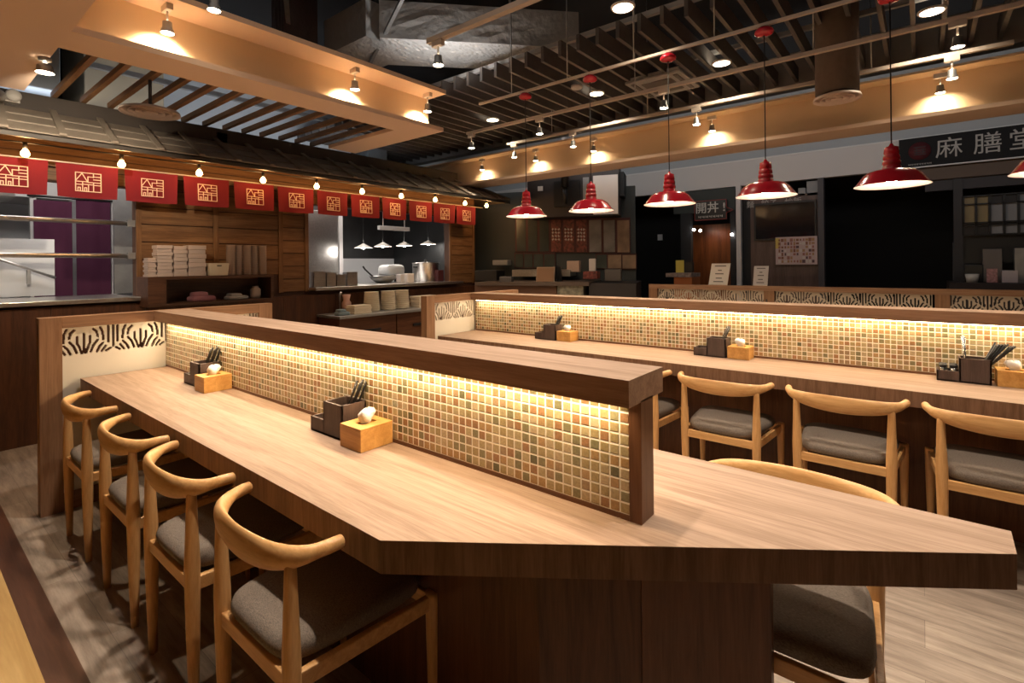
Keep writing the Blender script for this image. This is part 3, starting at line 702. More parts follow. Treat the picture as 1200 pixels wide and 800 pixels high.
tag(MB().lathe([(0, 0), (.05, 0), (.055, .12), (.035, .15), (.05, .22), (0, .22)], (3.50, 5.38, .8305), 20).build('paper_cup_stack', plain('patterned jar', (.5, .3, .25), .5)), 'red and beige jar under the right hatch counter, left side', 'jar')
tag(MB().loft([(3.36, 5.3, .83), (3.36, 5.3, 1.05), (3.38, 5.3, 1.09)], .012, 10).build('pipe', steel, None), 'bent steel pipe under the left end of the right hatch', 'pipe')
cloth_pile(3.30, 5.16, .8305, .16, .12, .07, plain('blue grey cloth', (.18, .24, .27), .9), 'blue-grey cloth on the shelf under the right hatch')

# ------------------------------------------------------------------ kitchen interior
struct(box('wall_kitchen_back', (-3, 8.6, 0), (6.0, 8.7, 2.85), whitetile))
struct(box('wall_kitchen_side', (5.95, 5.7, 0), (6.0, 8.6, 2.8), plain('kitchen grey wall', (.016, .017, .018), .6)))
struct(box('wall_kitchen_partition', (2.2, 5.7, 0), (2.3, 8.6, 2.8), whitetile))
struct(box('ceiling_kitchen', (-3, 5.72, 2.8), (5.95, 8.6, 2.83), plain('kitchen ceiling white', (.7, .7, .7), .6)))
light('AREA', (.6, 5.95, 2.7), 34, (1, .92, .84), sx=2.0, syy=.4, rot=(R(40), 0, 0))
light('AREA', (4.0, 6.1, 2.7), 20, (1, .92, .84), sx=2.0, syy=.5, rot=(R(15), 0, 0))
# left hatch contents
KB = 7.4
cur = thing('door_curtain', 'plum split door curtain hanging in the kitchen behind the left hatch', 'curtain')
def curtain(x0, x1, z0, z1, y):
    n = 40; vs = []; fs = []
    for j in range(2):
        for i in range(n + 1):
            u = i / n; vs.append((x0 + (x1 - x0) * u, y + .010 * math.sin(u * 11) * (1.0 if j == 0 else .5), z0 if j == 0 else z1))
    for i in range(n): fs.append((i, i + 1, n + 2 + i, n + 1 + i))
    m = MB(); m.add(vs, fs, True); m.add([(a, b + .004, c) for a, b, c in vs], [f[::-1] for f in fs], True); return m
a, b, c, d = on_y(40, 345, KB), on_y(85, 345, KB), on_y(90, 345, KB), on_y(130, 345, KB)
curtain(a.x, b.x, .6, 2.14, KB).build('left_panel', purple, cur); curtain(c.x, d.x, .6, 2.17, KB + .01).build('right_panel', purple, cur)
MB().loft([(a.x - .05, KB, 2.18), (d.x + .05, KB, 2.18)], .012, 10).build('curtain_rod', black, cur)
for (xx, lab) in ((131, 0), (36, 1)):
    q = on_y(xx, 300, KB + .03); struct(MB().box((q.x, KB + .03, 0), (q.x + .05, KB + .1, 2.3)).build('trim_%d' % (11 + lab), whitewall))
q0, q1 = on_y(134, 300, 6.4), on_y(152, 300, 6.4)
struct(MB().box((q0.x, 6.4, 1.136), (q1.x + .15, 6.44, 2.6)).build('wall_kitchen_panel', steel_d))
for z, l in ((1.80, 'upper'), (1.505, 'lower')):
    t = thing('pipe_shelf', 'horizontal steel bar across the left kitchen hatch, %s one' % l, 'rail')
    MB().loft([(-1.5, 5.62, z), (1.45, 5.62, z)], (.014, .02), 12).build('bar', steel, t)
    MB().box((1.40, 5.60, z - .03), (1.458, 5.64, z + .03)).build('bracket', steel_d, t)
q0, q1 = on_y(0, 285, 6.5), on_y(64, 285, 6.5)
bd = thing('splash_board', 'white splash board with a sloping steel rail behind the left hatch', 'board')
MB().box((q0.x - .6, 6.5, 1.14), (q1.x, 6.52, q0.z)).build('board', whitetile, bd)
r0, r1 = on_y(0, 307, 6.45), on_y(65, 331, 6.45)
MB().loft([r0 - Vector((.2, 0, -.07)), r1], .012, 10).build('rail', steel, bd); q = on_y(34, 322, 6.45); MB().box((q.x - .012, 6.44, q.z - .13), (q.x + .012, 6.5, q.z)).build('rail_bracket', steel_d, bd)
tag(MB().box((-1.5, 6.1, 2.02), (on_y(19, 240, 6.1).x, 6.6, 2.42)).build('extractor_hood', steel_d, None, .004), 'dark steel extractor hood at the far left of the left hatch', 'hood')
tag(MB().box((-.5, 7.5, 2.17), (on_y(86, 240, 7.5).x, 8.4, 2.48)).build('kitchen_duct', plain('grey duct', (.45, .45, .46), .5), None, .004), 'pale grey duct above the plum curtain', 'duct')
# right hatch contents
sc_ = thing('steel_cabinet', 'tall stainless cabinet with a bright band at the left of the right hatch', 'cabinet')
a, b = on_y(357, 300, 6.8), on_y(397, 300, 6.8)
MB().box((a.x, 6.8, 0), (b.x, 7.3, 2.2)).build('body', steel, sc_, .004); MB().box((b.x, 6.78, 0), (b.x + .06, 7.3, 2.4)).build('white_edge', whitewall, sc_)
a, b = on_y(404, 300, 7.6), on_y(530, 300, 7.6)
struct(MB().box((a.x - .1, 7.6, 1.52), (5.95, 7.65, 2.8)).build('wall_kitchen_dark', plain('charcoal tile', (.018, .017, .018), .4, noise=.3, nscale=6)))
struct(MB().box((a.x - .1, 7.6, 0), (5.95, 7.65, 1.52)).build('wall_kitchen_splash', whitetile))
for k, (x, y) in enumerate(((426, 292), (449, 290), (474, 289), (502, 287))):
    q = on_y(x, y, 6.42); t = thing('kitchen_lamp', 'small white cone lamp in the right hatch, %s of four' % ['leftmost', 'second', 'third', 'rightmost'][k], 'lamp', q, group='kitchen lamps in the right hatch')
    MB().lathe([(.02, .06), (.03, .05), (.13, .0), (.13, -.004)], n=28).build('shade', inner, t); MB().lathe([(.001, -.02), (.025, -.01), (.03, .01), (.02, .03)], n=16).build('bulb', glow_k, t)
    MB().loft([(0, 0, .05), (0, 0, 2.79 - q.z)], .004, 6).build('cord', cordm, t)
    light('POINT', (q.x, q.y, q.z - .04), 2.2, (1, .93, .84), .03)
q0, q1 = on_y(441, 268, 6.2), on_y(482, 263, 6.2)
hl = thing('ceiling_fixture', 'white bar fixture hanging inside the right hatch', 'light fixture', ((q0.x + q1.x) / 2, 6.2, q0.z))
MB().box((-.28, -.03, -.03), (.28, .03, .03)).build('bar', whitewall, hl, .004)
for s in (-.2, .2): MB().loft([(s, 0, .03), (s, 0, 2.79 - q0.z)], .006, 8).build('hanger', whitewall, hl)
a, b = on_y(487, 331, 6.0), on_y(510, 331, 6.0); rr = (b.x - a.x) / 2
pt = thing('stock_pot', 'large tall stainless stock pot on the right hatch counter', 'pot', ((a.x + b.x) / 2, 6.0, 1.1455))
MB().lathe([(0, 0), (rr, 0), (rr, .27), (rr * 1.03, .275), (rr * 1.03, .285), (0, .3)], n=36).build('body', steel, pt); MB().lathe([(0, .30), (.02, .30), (.02, .33), (0, .33)], n=14).build('lid_knob', black, pt)
for s in (-1, 1): MB().bar((s * rr, -.04, .22), (s * rr, .04, .22), .03, .02).build('handle', black, pt)
for k, (xa, xb, yt) in enumerate(((364, 378, 321), (379, 390, 322), (391, 401, 324), (403, 415, 321))):
    a, b = on_y(xa, 337, 5.62), on_y(xb, 337, 5.62); h = on_y(xa, yt, 5.62).z - 1.1455
    t = thing('steel_bin', 'square steel bin on the right hatch counter, %s of four' % ['leftmost', 'second', 'third', 'rightmost'][k], 'container', (a.x, 5.55, 1.1455), group='steel bins on the hatch counter')
    w = b.x - a.x; m = MB(); m.box((0, 0, 0), (w, .1, .004)); m.box((0, 0, 0), (.004, .1, h)); m.box((w - .004, 0, 0), (w, .1, h)); m.box((0, 0, 0), (w, .004, h)); m.box((0, .096, 0), (w, .1, h)); m.build('body', steel, t)
    MB().bar((-.003, -.003, h), (w + .003, -.003, h), .008).build('rim', steel, t)
for (x, y, w, h, mat, nm, lab, cat) in ((470, 333, .07, .12, whitewall, 'paper_cup', 'white cup stack beside the stock pot', 'cup'), (480, 332, .11, .13, paper, 'paper_box', 'white paper box beside the stock pot', 'box'), (515, 330, .12, .17, plain('maroon carton', (.06, .012, .015), .5), 'dark_box', 'dark maroon box right of the stock pot', 'box')):
    q = on_y(x, y, 5.75); tag(MB().box((q.x - w / 2, 5.72, 1.1455), (q.x + w / 2, 5.82, 1.1455 + h)).build(nm, mat, None, .008), lab, cat)
q = on_y(440, 327, 6.1)
pan = thing('wok', 'steel wok with a lifted lid on the right hatch counter', 'wok', (q.x + .1, 6.05, 1.1455))
MB().lathe([(0, 0), (.1, .0), (.17, .05), (.20, .10), (.195, .10), (.16, .055), (.09, .01)], n=30).build('body', steel_d, pan); MB().loft([(-.18, 0, .09), (-.3, .02, .2), (-.33, .02, .24)], .012, 8).build('handle', black, pan)
bg = MB(); n = 16; vs = []; rr_ = random.Random(5)
cloth = MB().cushion((on_y(455, 318, 6.15).x + .1, 6.2, 1.25), .3, .26, .34, .16); tag(cloth.build('plastic_bag', plain('white film', (.7, .7, .7), .35, bump=1, nscale=12)), 'crumpled white plastic bag resting on the wok', 'bag')

# ------------------------------------------------------------------ ceiling baffles and beams
baf_y = []; y = -2.2; k = 0
while y < 7.5:
    x0 = 3.72; x1 = 5.80
    tag(box('ceiling_baffle', (x0, y, 3.2), (x1, y + .03, 3.34), slatgrey), 'dark grey vertical ceiling baffle above the red pendants, one of an even row', 'ceiling baffle', 'dark ceiling baffles'); y += .185; k += 1
struct(box('trim_13', (5.80, -4, 3.15), (5.95, 10.4, 3.5), beamgrey))
bm = MB(); bm.box((3.80, -4, 3.34), (3.84, 10.4, 3.38)); bm.box((4.9, -4, 3.34), (4.94, 10.4, 3.38)); struct(bm.build('trim_14', beamgrey))
bm = MB(); bm.bar((1.2, 6.2, 3.35), (6.0, 6.2, 3.35), .05); bm.bar((1.5, 3.0, 3.7), (3.7, 6.9, 3.7), .04); bm.bar((2.0, 1.5, 3.9), (3.6, 5.5, 3.3), .03); bm.bar((1.0, 5.0, 3.9), (4.0, 2.0, 3.9), .03)
struct(bm.build('trim_15', steel_d))
# long cream soffit
gs = MB(); gs.box((5.55, -4, 2.60), (5.95, 10.4, 2.635)); gs.build('trim_16', MATS['soffit paint'])['kind'] = 'structure'
gs = MB(); gs.box((5.72, -4, 2.635), (5.76, 10.4, 2.98)); gs.box((5.55, -4, 2.98), (5.95, 10.4, 3.0)); gs.build('trim_17', MATS['soffit web paint'])['kind'] = 'structure'
for (x, y), l in (((566, 203), 'spotlight on the long cream soffit, farthest'), ((629, 193), 'spotlight on the long cream soffit, left of the black pipe'), ((697, 180), 'spotlight on the long cream soffit, right of the black pipe'),
                  ((836, 156), 'spotlight on the long cream soffit at centre right'), ((1104, 106), 'spotlight on the long cream soffit at upper right')):
    p = on_x(x, y, 5.62); place_spot((5.62, p.y, 2.80), l, 10, spot=120, group='spotlights on the long cream soffit')
    light('SPOT', (5.60, p.y, 2.79), 7, (1, .80, .52), .02, spot=130, blend=.8, rot=(0, R(-50), 0))
q0, q1 = on_y(548, 236, 9.4), on_y(624, 214, 9.4)
struct(MB().box((q0.x - .6, 9.4, 2.35), (q1.x + 1.2, 9.5, 2.75)).build('trim_29', MATS['soffit paint'])); struct(MB().box((q0.x - .6, 9.45, 2.75), (q1.x + 1.2, 9.55, 4.2)).build('wall_far', stucco))
light('AREA', (8.2, 8.6, 2.9), 30, (1, .95, .88), rot=(R(75), 0, 0), sx=3, syy=.3)  # area light added to brighten the far wall and tan band
# downlights
dl = thing('ceiling_downlight', 'x', 'downlight', group='round ceiling downlights')
MB().lathe([(.07, .0), (.08, -.003), (.085, .004), (.085, .012)], n=28).build('rim', inner, dl); MB().lathe([(.001, -.001), (.07, -.001)], n=28).build('diffuser', glow_d, dl)
for k, ((x, y), l) in enumerate((((733, 8), 'round downlight at the very top of the photo, left of the baffles'), ((848, 72), 'round downlight among the baffles at upper centre right'), ((701, 109), 'round downlight among the baffles right of the smoke detector'),
                                 ((579, 141), 'round downlight among the baffles, farthest and smallest'), ((1095, 9), 'elongated-looking downlight at the top right corner'))):
    p = on_z(x, y, 3.19); o = dl if k == 0 else dup(dl, (0, 0, 0)); o.location = p; o['label'] = l; light('SPOT', (p.x, p.y, 3.17), 45, (1, .84, .62), .06, spot=130)
p = on_z(678, 103, 3.18); tag(MB().lathe([(0, 0), (.05, 0), (.06, .01), (.06, .03), (0, .03)], p, 24).build('smoke_detector', whitewall), 'white smoke detector below the ceiling baffles', 'detector')
p = on_z(779, 99, 3.17); ac = thing('cassette_unit', 'square white air conditioning cassette among the ceiling baffles', 'air conditioner', p)
MB().box((-.28, -.28, 0), (.28, .28, .03)).build('frame', beamgrey, ac, .008); MB().box((-.18, -.15, -.006), (.18, .15, .0)).build('grille', slatgrey, ac)
for s in (-1, 1): MB().box((-.24, s * .215 - .02, -.006), (.24, s * .215 + .02, 0)).build('louvre', slatgrey, ac)
MB().box((-.26, -.26, .03), (.26, .26, .06)).build('housing', whitewall, ac)
# brown duct with diffuser
p = on_z(983, 113, 2.63); t = diffuser((p.x, p.y, 2.63), .16, 'round air diffuser at the foot of the brown ceiling duct')
MB().loft([(0, 0, .05), (0, 0, 1.56)], .145, 36, up=(1, 0, 0)).build('duct_drop', plain('brown duct wrap', (.10, .075, .06), .8, noise=.1), t)
# foil ducts and column at top left
def duct_px(pts, z, label):
    pass
fd = thing('foil_duct', 'crinkled foil-wrapped air duct under the dark ceiling at top centre left', 'duct')
def fbox(x0, y0, x1, y1, z0, z1, n=26):
    m = MB(); r3 = random.Random(int(x0 * 100)); 
    # box skin with irregular folds
    def face(o, u, v, nu, nv):
        vs = []; fs = []; nn = Vector(u).cross(Vector(v)).normalized()
        for j in range(nv + 1):
            for i in range(nu + 1):
                q = Vector(o) + Vector(u) * (i / nu) + Vector(v) * (j / nv); e = 0 if i in (0, nu) or j in (0, nv) else r3.uniform(-.006, .007)
                vs.append(q + nn * e)
        for j in range(nv):
            for i in range(nu): a = j * (nu + 1) + i; fs.append((a, a + 1, a + nu + 2, a + nu + 1))
        m.add(vs, fs)
    X, Y, Z = x1 - x0, y1 - y0, z1 - z0
    face((x0, y0, z0), (0, Y, 0), (X, 0, 0), n, max(4, int(n * X / Y) if Y > 0 else 8)); face((x0, y0, z0), (X, 0, 0), (0, 0, Z), max(4, n // 2), 6); face((x0, y0, z0), (0, 0, Z), (0, Y, 0), 6, n); face((x1, y0, z0), (0, Y, 0), (0, 0, Z), n, 6); face((x0, y1, z0), (0, 0, Z), (X, 0, 0), 6, max(4, n // 2)); face((x0, y0, z1), (X, 0, 0), (0, Y, 0), 6, n)
    return m
fbox(2.80, 3.95, 3.35, 4.65, 3.5, 3.85).build('near_run', foil, fd)
o = fbox(0, -.32, 1.9, .32, 0, .35).build('diagonal_run', foil, fd); o.location = (3.12, 4.12, 3.5); o.rotation_euler = (0, 0, R(-43))
fc = thing('wrapped_riser', 'brown foil-wrapped vertical riser left of the foil duct at the top', 'duct', (2.55, 4.75, 3.0))
m = fbox(-.17, -.12, .17, .12, 0, 1.19, 10); m.build('wrap', plain('brown foil wrap', (.12, .09, .085), .45, .5, bump=1, nscale=12), fc)
tag(MB().loft([(1.2, 5.3, 3.9), (1.7, 4.9, 3.45), (2.0, 4.75, 3.3), (2.3, 4.65, 3.3)], .008, 8).build('hanging_cable', plain('grey cable', (.2, .2, .2), .6), None), 'thin grey cable looping below the ceiling at the top left', 'cable')
# things seen above the brown slats
tag(MB().box((.5, 5.9, 2.95), (1.0, 6.5, 4.1)).build('ceiling_duct', plain('blue grey duct', (.24, .27, .31), .5), None, .01), 'blue-grey duct seen through the left end of the brown slats', 'duct')
tag(MB().box((1.3, 6.6, 2.95), (2.0, 7.6, 3.9)).build('ceiling_duct', plain('khaki duct', (.42, .35, .25), .7), None, .01), 'khaki duct above the air diffuser behind the brown slats', 'duct')
tag(MB().box((2.0, 6.9, 3.0), (4.6, 7.6, 3.9)).build('ceiling_duct', plain('pale duct', (.62, .66, .70), .6), None, .01), 'pale grey duct seen through the right part of the brown slats', 'duct')
tag(MB().box((4.70, 6.6, 2.86), (5.05, 7.0, 4.1)).build('square_column', plain('blue column', (.16, .18, .20), .5), None), 'blue-grey square column rising behind the kitchen fascia, left of the pendants', 'column')
light('AREA', (2.4, 6.0, 2.86), 16, (.95, .97, 1), sx=4.5, syy=.25, rot=(R(150), 0, 0))  # unseen area light added to brighten the ducts behind the slats

# ------------------------------------------------------------------ menu booth in the middle distance
O = Vector((7.0, 4.38, 0)); E1 = Vector((.358, -.934, 0)); EN = Vector((-.934, -.358, 0))   # right along the front, and outward to the room
def bp(x, y, off=0.0):
    k = (x - 600) / FPX; o = O + EN * off
    # forward depth d and right r of o + s*E1 satisfy r = k d
    d0, r0 = o.x * cy + o.y * sy, o.x * sy - o.y * cy; d1, r1 = E1.x * cy + E1.y * sy, E1.x * sy - E1.y * cy
    s = (k * d0 - r0) / (r1 - k * d1); D = d0 + s * d1; return s, CAMH - (y - hor(x)) * D / FPX
def bbox_(mb, x0, y0, x1, y1, n0, n1, lz=None, hz=None):
    s0, za = bp(x0, y0, n1); s1, zb = bp(x1, y1, n1)
    z0, z1 = (lz if lz is not None else min(za, zb)), (hz if hz is not None else max(za, zb))
    P = lambda s, n, z: O + E1 * s + EN * n + Vector((0, 0, z))
    vs = [P(s0, n0, z0), P(s1, n0, z0), P(s1, n1, z0), P(s0, n1, z0), P(s0, n0, z1), P(s1, n0, z1), P(s1, n1, z1), P(s0, n1, z1)]
    mb.add(vs, [(0, 3, 2, 1)[::-1], (4, 5, 6, 7)[::-1], (0, 1, 5, 4)[::-1], (1, 2, 6, 5)[::-1], (2, 3, 7, 6)[::-1], (3, 0, 4, 7)[::-1]]); return mb
struct(bbox_(MB(), 555, 240, 745, 340, -.1, -.02, 0, 2.6).build('wall_booth', plain('dark green grey wall', (.035, .042, .042), .6)))
zt_ = bp(620, 331, 1.2)[1]
wbx = thing('wall_box', 'black and white overhead wall box behind the two farthest pendants', 'sign box')
bbox_(MB(), 619, 201, 726, 250, -.02, .35).build('casing', plain('dark bronze panel', (.035, .028, .028), .5), wbx)
bbox_(MB(), 696, 205, 725, 249, .35, .36).build('pale_panel', plain('pale panel', (.78, .72, .68), .6), wbx)
bbox_(MB(), 631, 218, 637, 223, .35, .358).build('notice', paper, wbx)
ep = bbox_(MB(), 650, 212, 680, 240, .35, .40); ep.build('control_panel', black, wbx)
bbox_(MB(), 684, 207, 691, 236, .35, .37).build('meter_panel', steel_d, wbx)
bpipe = on_x(662, 200, 5.3)
pp_ = thing('black_pipe', 'black vertical pipe with a white collar dropping in front of the wall box', 'pipe')
q = O + E1 * bp(663, 200, .5)[0] + EN * .5
MB().loft([(q.x, q.y, 2.55), (q.x, q.y, 3.14)], .06, 20, up=(1, 0, 0)).build('shaft', black, pp_); MB().lathe([(0, 0), (.1, 0), (.1, .03), (0, .03)], (q.x, q.y, 3.13), 24).build('collar', whitewall, pp_)
MB().loft([(q.x, q.y, 3.16), (q.x, q.y, 4.2)], .05, 16, up=(1, 0, 0)).build('riser', slatgrey, pp_)
MB().loft([(q.x, q.y, 2.3), (q.x, q.y, 2.56)], .035, 16, up=(1, 0, 0)).build('nozzle', black, pp_)
redf = plain('dark red frame', (.055, .007, .008), .5); mdark = plain('dim menu glass', (.055, .065, .058), .15, noise=.25, nscale=3); mred = plain('menu print red', (.15, .035, .025), .5, noise=.7, nscale=25)
xs = [604, 617.5, 631, 644.5, 659, 674, 689, 706, 722, 739]
for k in range(9):
    t = thing('menu_board', 'tall narrow red-framed menu board, %s from the left in the upper row' % ['first', 'second', 'third', 'fourth', 'fifth', 'sixth', 'seventh', 'eighth', 'last'][k], 'menu board', group='upper row of menu boards')
    bbox_(MB(), xs[k], 254, xs[k + 1], 295, -.02, .01).build('frame', redf, t)
    bbox_(MB(), xs[k] + 1.8, 257, xs[k + 1] - 1.2, 294, .01, .02).build('print', [mdark, mdark, mdark, mred, mred, mred, plain('menu pale', (.16, .15, .14), .3, noise=.4, nscale=4), MATS['menu pale'], plain('menu warm', (.24, .15, .09), .3, noise=.4, nscale=4)][k], t)
    if k in (3, 4, 5):
        m = MB(); r4 = random.Random(k)
        for j in range(3):
            s, z = bp((xs[k] + xs[k + 1]) / 2 + (j - 1) * 3.4, 268, .02)
            for q_ in range(4):
                zz = z - q_ * .055; P0 = O + E1 * s + EN * .023
                m.bar(P0 + E1 * -.018 + Vector((0, 0, zz)), P0 + E1 * .018 + Vector((0, 0, zz)), .002, .01, up=(0, 0, 1)); m.bar(P0 + E1 * r4.uniform(-.01, .01) + Vector((0, 0, zz - .02)), P0 + E1 * r4.uniform(-.01, .01) + Vector((0, 0, zz + .02)), .01, .002, up=EN)
        m.build('lettering', plain('menu lettering', (.6, .55, .5), .6), t)
xs = [604, 614.5, 625, 637, 651, None, 700, 713, 729.5, 745]
xl = [(604, 613), (614.5, 624), (625.5, 636.5), (638, 650), (699, 711), (712.5, 728), (729.5, 745)]
for k, (a, b) in enumerate(xl):
    t = thing('menu_board', 'short lower menu board above the order counter, %s of seven' % ['first', 'second', 'third', 'fourth', 'fifth', 'sixth', 'last'][k], 'menu board', group='lower row of menu boards')
    bbox_(MB(), a - 1, 296, b + 1, 314, -.02, .01).build('frame', redf, t); bbox_(MB(), a, 297.5, b, 313, .01, .02).build('print', MATS['menu warm'] if k > 4 else mdark, t)
struct(bbox_(MB(), 726, 200, 732, 228, -.1, .3).build('trim_18', nearblack))
# order counter
def bthing(name, label, cat): return thing(name, label, cat)
oc = bthing('order_counter', 'order counter with a steel shelf and brown front below the menu boards', 'counter')
bbox_(MB(), 600, 316, 668, 323, .0, .5).build('steel_shelf', steel, oc)
bbox_(MB(), 556, 331, 690, 334, .0, 1.2, None, None).build('worktop', plain('counter laminate', (.10, .07, .055), .5), oc)
bbox_(MB(), 556, 334, 652, 345, .05, 1.15, 0, None).build('front', plain('counter brown', (.15, .075, .045), .6), oc)
bbox_(MB(), 653, 333, 683, 346, .1, 1.18, 0, None).build('patterned_front', plain('counter beige pattern', (.20, .18, .13), .6, noise=.5, nscale=18), oc)
bbox_(MB(), 690, 331, 745, 345, .0, 1.1, 0, None).build('dark_front', plain('counter dark', (.03, .025, .028), .5), oc)
ms = bthing('register_screen', 'brown-lit cash register screen on the order counter', 'monitor')
s, z = bp(639, 325, 1.0); base = O + E1 * s + EN * 1.0
base.z = 0
def quadbox(c, w, h, t, tilt, mb):
    u = E1.copy(); v = Vector((0, 0, math.cos(tilt))) - EN * math.sin(tilt); n = u.cross(v)
    if n.dot(EN) < 0: n = -n
    vs = []
    for k in (0, 1):
        for i, j in ((-1, -1), (1, -1), (1, 1), (-1, 1)): vs.append(c + u * (w / 2 * i) + v * (h / 2 * j) - n * (t * k))
    mb.add(vs, [(0, 1, 2, 3), (7, 6, 5, 4), (0, 4, 5, 1), (1, 5, 6, 2), (2, 6, 7, 3), (3, 7, 4, 0)]); return mb
cc_ = base + Vector((0, 0, z + .04))
quadbox(cc_, .27, .24, .03, .25, MB()).build('casing', plain('register brown', (.30, .19, .12), .35), ms); quadbox(cc_ + EN * .012 + Vector((0, 0, .004)), .24, .2, .008, .25, MB()).build('screen', plain('register glass', (.26, .15, .09), .15), ms)
MB().lathe([(0, 0), (.09, 0), (.09, .02), (.03, .03), (.025, .14), (0, .14)], (base.x - EN.x * .06, base.y - EN.y * .06, zt_ + .002), 20).build('stand', black, ms)
ms2 = bthing('register_screen', 'dark back-turned screen just right of the brown-lit register', 'monitor')
s, z = bp(653, 322, .85); c2 = O + E1 * s + EN * .85 + Vector((0, 0, z)); quadbox(c2, .12, .26, .04, -.2, MB()).build('casing', black, ms2); MB().lathe([(0, -.24), (.07, -.24), (.02, -.2), (.02, -.05), (0, -.05)], c2, 16).build('stand', black, ms2)
def bitem(name, x0, y0, x1, y1, n0, n1, mat, label, cat):
    return tag(bbox_(MB(), x0, y0, x1, y1, n0, n1, max(zt_ + .002, bp(x0, y1, n1)[1])).build(name, mat, None, .01), label, cat)
bitem('paper_stack', 664, 305, 679, 318, .3, .45, plain('orange edged paper', (.50, .36, .28), .6), 'stack of pale order slips with orange edges on the steel shelf', 'papers')
bitem('sign_card', 690, 302, 698, 318, .4, .44, paper, 'small white leaning sign card right of the slip stack', 'card')
bitem('snack_basket', 683, 317, 700, 326, .5, .8, plain('red brown packets', (.20, .05, .04), .6, noise=.6, nscale=30), 'red-brown pile of packets at the right of the order counter', 'packets')
bitem('tilted_screen', 708, 314, 728, 331, .6, .68, plain('dusky screen', (.07, .055, .055), .3), 'dusky flat screen at the right end of the order counter', 'screen')
bitem('machine', 556, 317, 582, 331, .3, .7, black, 'black counter machine at the left end of the order counter', 'machine')
bitem('white_tray', 577, 305, 595, 311, .1, .3, plain('grey tray', (.25, .25, .25), .5), 'grey tray above the black counter machine', 'tray')
bitem('napkin_holder', 585, 324, 599, 341, 1.0, 1.12, plain('smoky acrylic', (.12, .11, .11), .2), 'smoky upright holder at the left of the order counter', 'holder')
bitem('white_cup', 584, 331, 593, 341, 1.13, 1.2, whitewall, 'white cups in front of the smoky holder', 'cups')
q = O + E1 * bp(672, 300, 1.5)[0] + EN * 1.3; light('SPOT', (q.x, q.y, 3.0), 13, (1, .82, .62), .05, spot=110)

# ------------------------------------------------------------------ shop fronts along the right side (plane x = 8.5)
SX = 8.5
def sx(x, y, X=SX): return on_x(x, y, X)
def sbox(mb, x0, y0, x1, y1, X0, X1, lz=None, hz=None):   # box whose room-side face is at X0
    a = sx(x0, y0, X0); b = sx(x1, y1, X0); mb.box((X0, a.y, lz if lz is not None else b.z), (X1, b.y, hz if hz is not None else a.z)); return mb
struct(box('wall_right', (SX + .05, -6, 2.98), (SX + .2, 10.5, 4.2), stucco))
struct(box('trim_19', (SX - .02, sx(1055, 160).y, 2.59), (SX + .1, 10.5, 2.985), whitewall))
struct(box('trim_20', (SX - .03, -6, 2.975), (SX + .1, 10.5, 2.995), plain('pale bead', (.7, .7, .7), .5)))
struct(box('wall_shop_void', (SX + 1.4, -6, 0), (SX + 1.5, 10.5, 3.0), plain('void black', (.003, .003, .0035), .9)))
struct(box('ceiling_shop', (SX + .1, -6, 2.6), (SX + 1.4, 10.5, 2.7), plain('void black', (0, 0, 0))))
a = sx(1055, 190); struct(MB().box((SX - .02, -6, 2.42), (SX + 1.0, a.y, 2.58)).build('trim_21', plain('brown bulkhead', (.10, .065, .045), .6)))
struct(MB().box((SX + .02, -6, 2.28), (SX + .12, sx(1085, 240).y, 2.42)).build('trim_22', plain('dark bulkhead', (.035, .03, .035), .6)))
# hemp hall sign
sg = thing('shop_sign', 'long black sign with large grey Chinese characters and a dark red emblem at the right', 'sign')
a = sx(1055, 160); MB().box((SX - .08, -3.2, 2.60), (SX - .02, a.y, 2.975)).build('board', plain('sign black', (.010, .010, .012), .9), sg)
MB().box((SX - .085, -3.2, 2.585), (SX - .02, a.y, 2.60)).build('lower_trim', plain('pale bead', (0, 0, 0)), sg)
gl = plain('sign grey lettering', (.42, .40, .38), .5)
RT = (0, -1, 0); UP = (0, 0, 1)
yc = [sx(x, 165).y for x in (1113, 1158, 1200)]
for ch_, y in zip('麻膳堂', yc): text('character', ch_, .27, gl, sg, face_matrix((SX - .082, y, 2.785), RT, UP), .004)
ye = sx(1079, 165).y
MB().lathe([(.115, 0), (.115, .008), (.0, .008)], n=36).build('emblem_disc', plain('emblem red', (.07, .006, .01), .8), sg).matrix_local = face_matrix((SX - .081, ye, 2.80), RT, UP)
m = MB()
for z in (-.05, -.02, .01, .045): m.box((-.06, z, 0), (.06, z + .008, .004))
m.box((-.035, -.05, 0), (-.027, .05, .004)); m.box((.03, -.05, 0), (.038, .03, .004)); m.build('emblem_mark', plain('emblem dark', (.02, .01, .012), .5), sg).matrix_local = face_matrix((SX - .0905, ye, 2.80), RT, UP)
def tiny_marks(n, w, h, mat, parent, x, y, z):
    m = MB(); r6 = random.Random(n)
    for i in range(n):
        c = y + w / 2 - w * (i + .5) / n; d = w / n * .34
        m.box((x - .002, c - d, z - h / 2), (x, c - d * .4, z + h / 2)); m.box((x - .002, c + d * .5, z - h / 2 * r6.uniform(.3, 1)), (x, c + d, z + h / 2)); m.box((x - .002, c - d, z - h * .08), (x, c + d, z + h * .08))
    m.build('small_lettering', mat, parent)
tiny_marks(9, .24, .022, gl, sg, SX - .0805, ye, 2.632)
